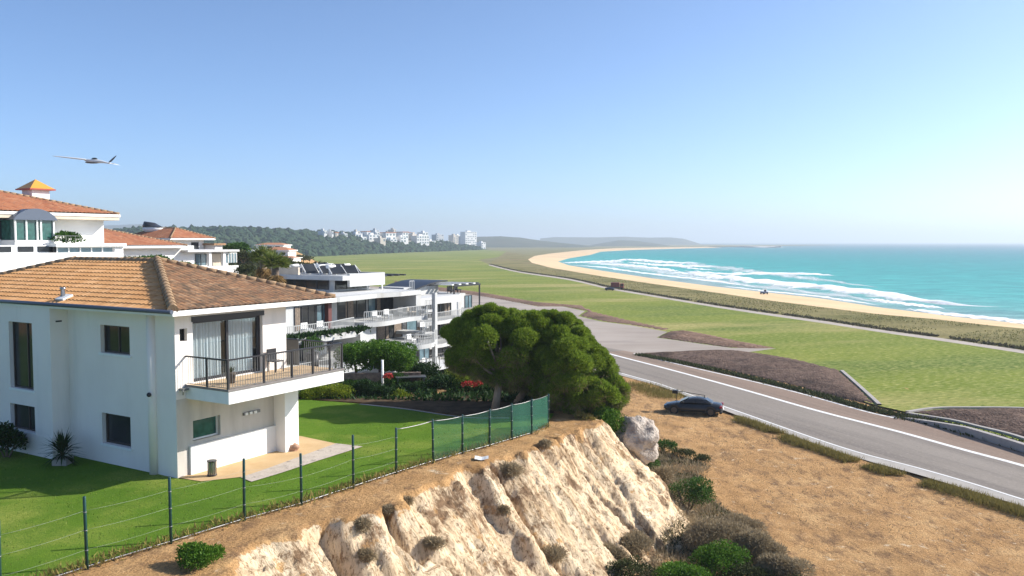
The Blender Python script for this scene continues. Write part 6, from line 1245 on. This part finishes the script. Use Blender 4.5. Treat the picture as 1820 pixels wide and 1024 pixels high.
def car():
    p = P(1232, 731, LOW); p.z = hz(p.x, p.y); e = empty('car', p, math.atan2(.30, -.95), 'dark grey coupe parked on the dry ground beside the road shoulder', 'car')
    paint = plain('dark_grey_car_paint', (.032, .036, .042), .25, metal=.35, spec=.6, var=.15, vscale=1.5); black = plain('car_black_trim', (.015, .015, .016), .5); tyre = plain('tyre_rubber', (.02, .02, .02), .85)
    def ring(x, w, z0, z1, t=.82): return [(x, -w, z0), (x, -w * 1.0, (z0 + z1) * .5), (x, -w * t, z1), (x, 0, z1 + .02), (x, w * t, z1), (x, w, (z0 + z1) * .5), (x, w, z0), (x, 0, z0 - .01)]
    loft([ring(-2.2, .62, .38, .72), ring(-2.12, .84, .24, .86), ring(-1.3, .92, .2, .93), ring(-.3, .92, .2, .90), ring(.7, .92, .2, .88), ring(1.5, .90, .2, .80), ring(2.05, .78, .24, .66), ring(2.25, .5, .34, .54)], 'body', paint, e)
    loft([ring(-1.55, .70, .84, .92, .9), ring(-1.0, .70, .84, 1.18, .8), ring(-.4, .70, .84, 1.29, .78), ring(.3, .70, .84, 1.22, .78), ring(1.05, .72, .82, .88, .9)], 'cabin', paint, e)
    for s in (-1, 1):
        for (x0, x1) in ((-.95, -.28), (-.2, .55)):
            mb = MB(); mb.quad((x0, s * .735, .93), (x1, s * .735, .93), (x1 - .12 if x1 > 0 else x1, s * .62, 1.2 if x1 < 0 else 1.13), (x0 + .12 if x0 < -.5 else x0, s * .62, 1.2)); mb.build('side_window', M['glass'], e)
        mb = MB(); mb.box(.62, s * .78 - .06, .9, .82, s * .94 + .02, 1.04); mb.build('wing_mirror', black, e, .02)
        mb = MB(); mb.box(-2.205, s * .72 - .16, .62, -2.03, s * .72 + .16, .80); mb.build('tail_light', plain('red_tail_light', (.35, .012, .02), .25), e, .02)
        mb = MB(); mb.box(1.95, s * .6 - .14, .52, 2.13, s * .6 + .14, .64); mb.build('headlight', M['clear'], e, .02)
        for x in (-1.38, 1.35):
            mb = MB(); mb.tube([(x, s * .72, .33), (x, s * .93, .33)], .34, 22); w = mb.build('wheel', tyre, e); mb = MB(); mb.tube([(x, s * .932, .33), (x, s * .945, .33)], [.22, .2], 16); mb.build('rim', plain('dark_alloy', (.09, .09, .095), .35, metal=.6), w)
            mb = MB(); 
            for k in range(12): a, b_ = math.pi * k / 12, math.pi * (k + 1) / 12; mb.quad((x + .42 * math.cos(a), s * .935, .33 + .42 * math.sin(a)), (x + .42 * math.cos(b_), s * .935, .33 + .42 * math.sin(b_)), (x + .35 * math.cos(b_), s * .93, .33 + .35 * math.sin(b_)), (x + .35 * math.cos(a), s * .93, .33 + .35 * math.sin(a)))
            mb.build('wheel_arch', black, e)
    mb = MB(); mb.quad((-1.45, -.56, .95), (-1.45, .56, .95), (-.98, .52, 1.2), (-.98, -.52, 1.2)); mb.build('rear_window', M['glass'], e); mb = MB(); mb.quad((1.0, -.6, .93), (.38, -.54, 1.23), (.38, .54, 1.23), (1.0, .6, .93)); mb.build('windscreen', M['glass'], e)
    mb = MB(); mb.box(-2.26, -.30, .40, -2.215, .30, .56); mb.build('number_plate', M['white'], e); mb = MB(); mb.box(-2.2, -.84, .2, -2.0, .84, .36); mb.build('bumper', black, e, .03)
    # roof bar with a box at the front end
    mb = MB(); mb.bar((-.85, -.3, 1.36), (1.35, -.3, 1.62), .05, .04); mb.tube([(-.8, -.3, 1.2), (-.85, -.3, 1.36)], .025, 6); mb.tube([(1.3, -.3, .85), (1.35, -.3, 1.6)], .025, 6); rb = mb.build('roof_bar', black, e); mb = MB(); mb.box(1.2, -.55, 1.42, 1.62, -.05, 1.66); mb.build('roof_box', black, e, .03)
car()
def truck():
    p = P(1096, 515, LOW); e = empty('truck', p, R(-12), 'small red truck standing on the pale path across the airfield grass', 'truck'); e.scale = (.62, .62, .68); red = plain('faded_red_paint', (.22, .035, .03), .5, var=.2); dk = plain('truck_dark', (.02, .02, .022), .6)
    mb = MB(); mb.box(-2.6, -1.1, .9, 1.4, 1.1, 1.15); mb.build('chassis', dk, e); mb = MB(); mb.box(-2.5, -1.15, 1.15, 1.2, 1.15, 2.9); mb.build('cargo_box', red, e, .05)
    mb = MB(); mb.box(1.5, -1.05, .7, 3.1, 1.05, 2.5); cb = mb.build('cab', red, e, .15); mb = MB(); mb.box(1.9, -1.06, 1.6, 2.9, -1.052, 2.25); mb.build('cab_window', M['glass'], cb); mb = MB(); mb.box(3.101, -.9, 1.6, 3.11, .9, 2.3); mb.build('windscreen', M['glass'], cb)
    for i in range(6): mb = MB(); mb.box(-2.4 + i * .68, -1.2, 1.2, -2.3 + i * .68, -1.152, 2.85); mb.build('rib', dk, e)
    for x in (-1.7, 2.2):
        for s in (-1, 1): mb = MB(); mb.tube([(x, s * .85, .5), (x, s * 1.14, .5)], .5, 16); mb.build('wheel', dk, e)
truck()
p = P(1084, 516.5, LOW); e = empty('van', p, R(-10), 'low dark blue covered vehicle on the grass in front of the red truck', 'vehicle'); e.scale = (.55, .6, .6); nb = plain('dark_blue_cover', (.03, .04, .07), .6, var=.2)
loft([[(-2.5, -.7, .4), (-2.5, -.8, .8), (-2.5, -.5, 1.0), (-2.5, .5, 1.0), (-2.5, .8, .8), (-2.5, .7, .4)], [(-2, -.95, .25), (-2, -1, .9), (-2, -.7, 1.5), (-2, .7, 1.5), (-2, 1, .9), (-2, .95, .25)], [(1.6, -.95, .25), (1.6, -1, .9), (1.6, -.7, 1.45), (1.6, .7, 1.45), (1.6, 1, .9), (1.6, .95, .25)], [(2.4, -.8, .35), (2.4, -.85, .7), (2.4, -.6, .95), (2.4, .6, .95), (2.4, .85, .7), (2.4, .8, .35)]], 'body', nb, e)
for x in (-1.5, 1.4):
    for s in (-1, 1): mb = MB(); mb.tube([(x, s * .8, .35), (x, s * 1.0, .35)], .35, 12); mb.build('wheel', M['dark_frame'], e)
p = P(1358, 523, -5.4); e = empty('beach_buggy', p, R(20), 'small blue and white buggy parked at the water edge of the beach', 'buggy'); e.scale = (.62, .62, .75); bl = plain('buggy_blue', (.08, .13, .24), .4)
mb = MB(); mb.box(-1.5, -.8, .45, 1.5, .8, .95); mb.build('body', bl, e, .12); mb = MB(); mb.box(-.9, -.75, 1.65, .9, .75, 1.75); mb.build('roof', M['white'], e, .04); mb = MB(); mb.box(.5, -.7, .95, .54, .7, 1.6); mb.build('windscreen', M['glass'], e)
for x, y in ((-.85, -.7), (-.85, .66), (.8, -.7), (.8, .66)): mb = MB(); mb.box(x, y, .95, x + .06, y + .06, 1.65); mb.build('roof_post', M['white'], e)
for x in (-1, 1):
    for s in (-1, 1): mb = MB(); mb.tube([(x, s * .7, .36), (x, s * .95, .36)], .36, 14); mb.build('wheel', M['dark_frame'], e)
p = P(856, 815, 0); mb = MB(); m_ = plain('white_sheet', (.62, .63, .64), .7)
for i in range(6):
    x0, x1 = -.27 + i * .09, -.18 + i * .09; z = lambda x: .03 + .05 * math.sin(x * 6) ** 2; mb.quad((x0, -.2 + .1 * x0, z(x0)), (x1, -.2 + .1 * x1, z(x1)), (x1, .2, z(x1) + .03), (x0, .2, z(x0) + .03), True)
o = mb.build('paper_sheet', m_); o.location = (p.x, p.y, hz(p.x, p.y)); tag(o, 'crumpled white sheet lying on the dirt at the cliff rim', 'litter')
def plane():
    Y = 170; c = D(166, 286, Y); s = Y / F; e = empty('glider', c, 0, 'white glider with long tapered wing flying above the left houses', 'aircraft'); wm = plain('white_gelcoat', (.62, .63, .65), .3); dk = plain('dark_belly', (.10, .10, .11), .4)
    q = lambda a, b, y=0.0: Vector(((a - 166) * s, y, (286 - b) * s))
    def el(c_, ry, rz): return [tuple(c_ + Vector((0, ry * math.cos(t), rz * math.sin(t)))) for t in np.linspace(0, 2 * math.pi, 9)[:-1]]
    loft([el(q(148, 283.5), .05, .04), el(q(153, 285), .38, .3), el(q(162, 286.5), .55, .48), el(q(172, 287), .5, .46), el(q(180, 287), .3, .3), el(q(190, 289.5), .16, .17), el(q(196, 291), .1, .1)], 'fuselage', wm, e)
    mb = MB(); mb.ball(q(168, 283), (.62, .3, .3), 14, 8); mb.build('canopy', M['glass'], e); mb = MB(); mb.ball(q(165, 288.6), (1.6, .42, .26), 14, 8); mb.build('belly', dk, e)
    def wing(name, a, b, ca, cb, th): d = (b - a); n = Vector((0, 1, 0)); up = Vector((0, 0, 1)); return loft([[tuple(p_ + n * (k * ch) + up * (z * t_)) for k, z in ((-.5, 0), (-.2, 1), (.3, .6), (.5, 0), (.3, -.4), (-.2, -.6))] for p_, ch, t_ in ((a, ca, th), (a.lerp(b, .5), (ca + cb) * .55, th * .7), (b, cb, th * .3))], name, wm, e)
    wing('wing', q(158, 284.5), q(98, 278.5, -1.5), 1.7, .5, .30); wing('wing', q(172, 285.5, .3), q(186, 288.5, 7), 1.5, .4, .22)
    loft([[tuple(p_ + Vector((k * ch, z * .06, 0))) for k, z in ((-.5, 0), (0, 1), (.5, 0), (0, -1))] for p_, ch in ((q(193, 290), 1.1), (q(201, 282), .75), (q(207.5, 276), .3))], 'tail_fin', dk, e); loft([[tuple(p_ + Vector((0, k * ch, z * .06))) for k, z in ((-.5, 0), (0, 1), (.5, 0), (0, -1))] for p_, ch in ((q(194, 291), .8), (q(207.5, 290.5), .4))], 'tailplane', wm, e)
plane()
# gulls' rock far out at sea: low reef under foam
for k, (a, b, w) in enumerate(((1343, 437.5, 26), (1375, 437, 12))):
    p = P(a, 439.6, SEA); s = p.y / F; mb = MB(); mb.ball((0, 0, 0), (w * s, w * s * 3, 2.2 * s), 14, 8, .5, k + 3); o = mb.build('reef', plain('pale_reef', (.50, .47, .43), .9)); o.location = p; tag(o, ('pale low reef far out at sea beyond the headland', 'smaller pale reef right of the larger one far out at sea')[k], 'reef')

# ------------------------------------------------------------------ haze
def haze():
    m = bpy.data.materials.new('air_haze'); m.use_nodes = True; t = m.node_tree; t.nodes.remove(t.nodes['Principled BSDF'])
    v = t.nodes.new('ShaderNodeVolumePrincipled'); v.inputs['Color'].default_value = (.80, .91, 1.0, 1); v.inputs['Density'].default_value = .00027; v.inputs['Anisotropy'].default_value = .25
    t.links.new(v.outputs[0], t.nodes['Material Output'].inputs['Volume'])
    mb = MB(); mb.box(-17000, -600, -10.5, 17000, 31000, 130); o = mb.build('haze', m); o['kind'] = 'stuff'; o['label'] = 'pale sea haze over the bay and far hills'; o['category'] = 'haze'
haze()
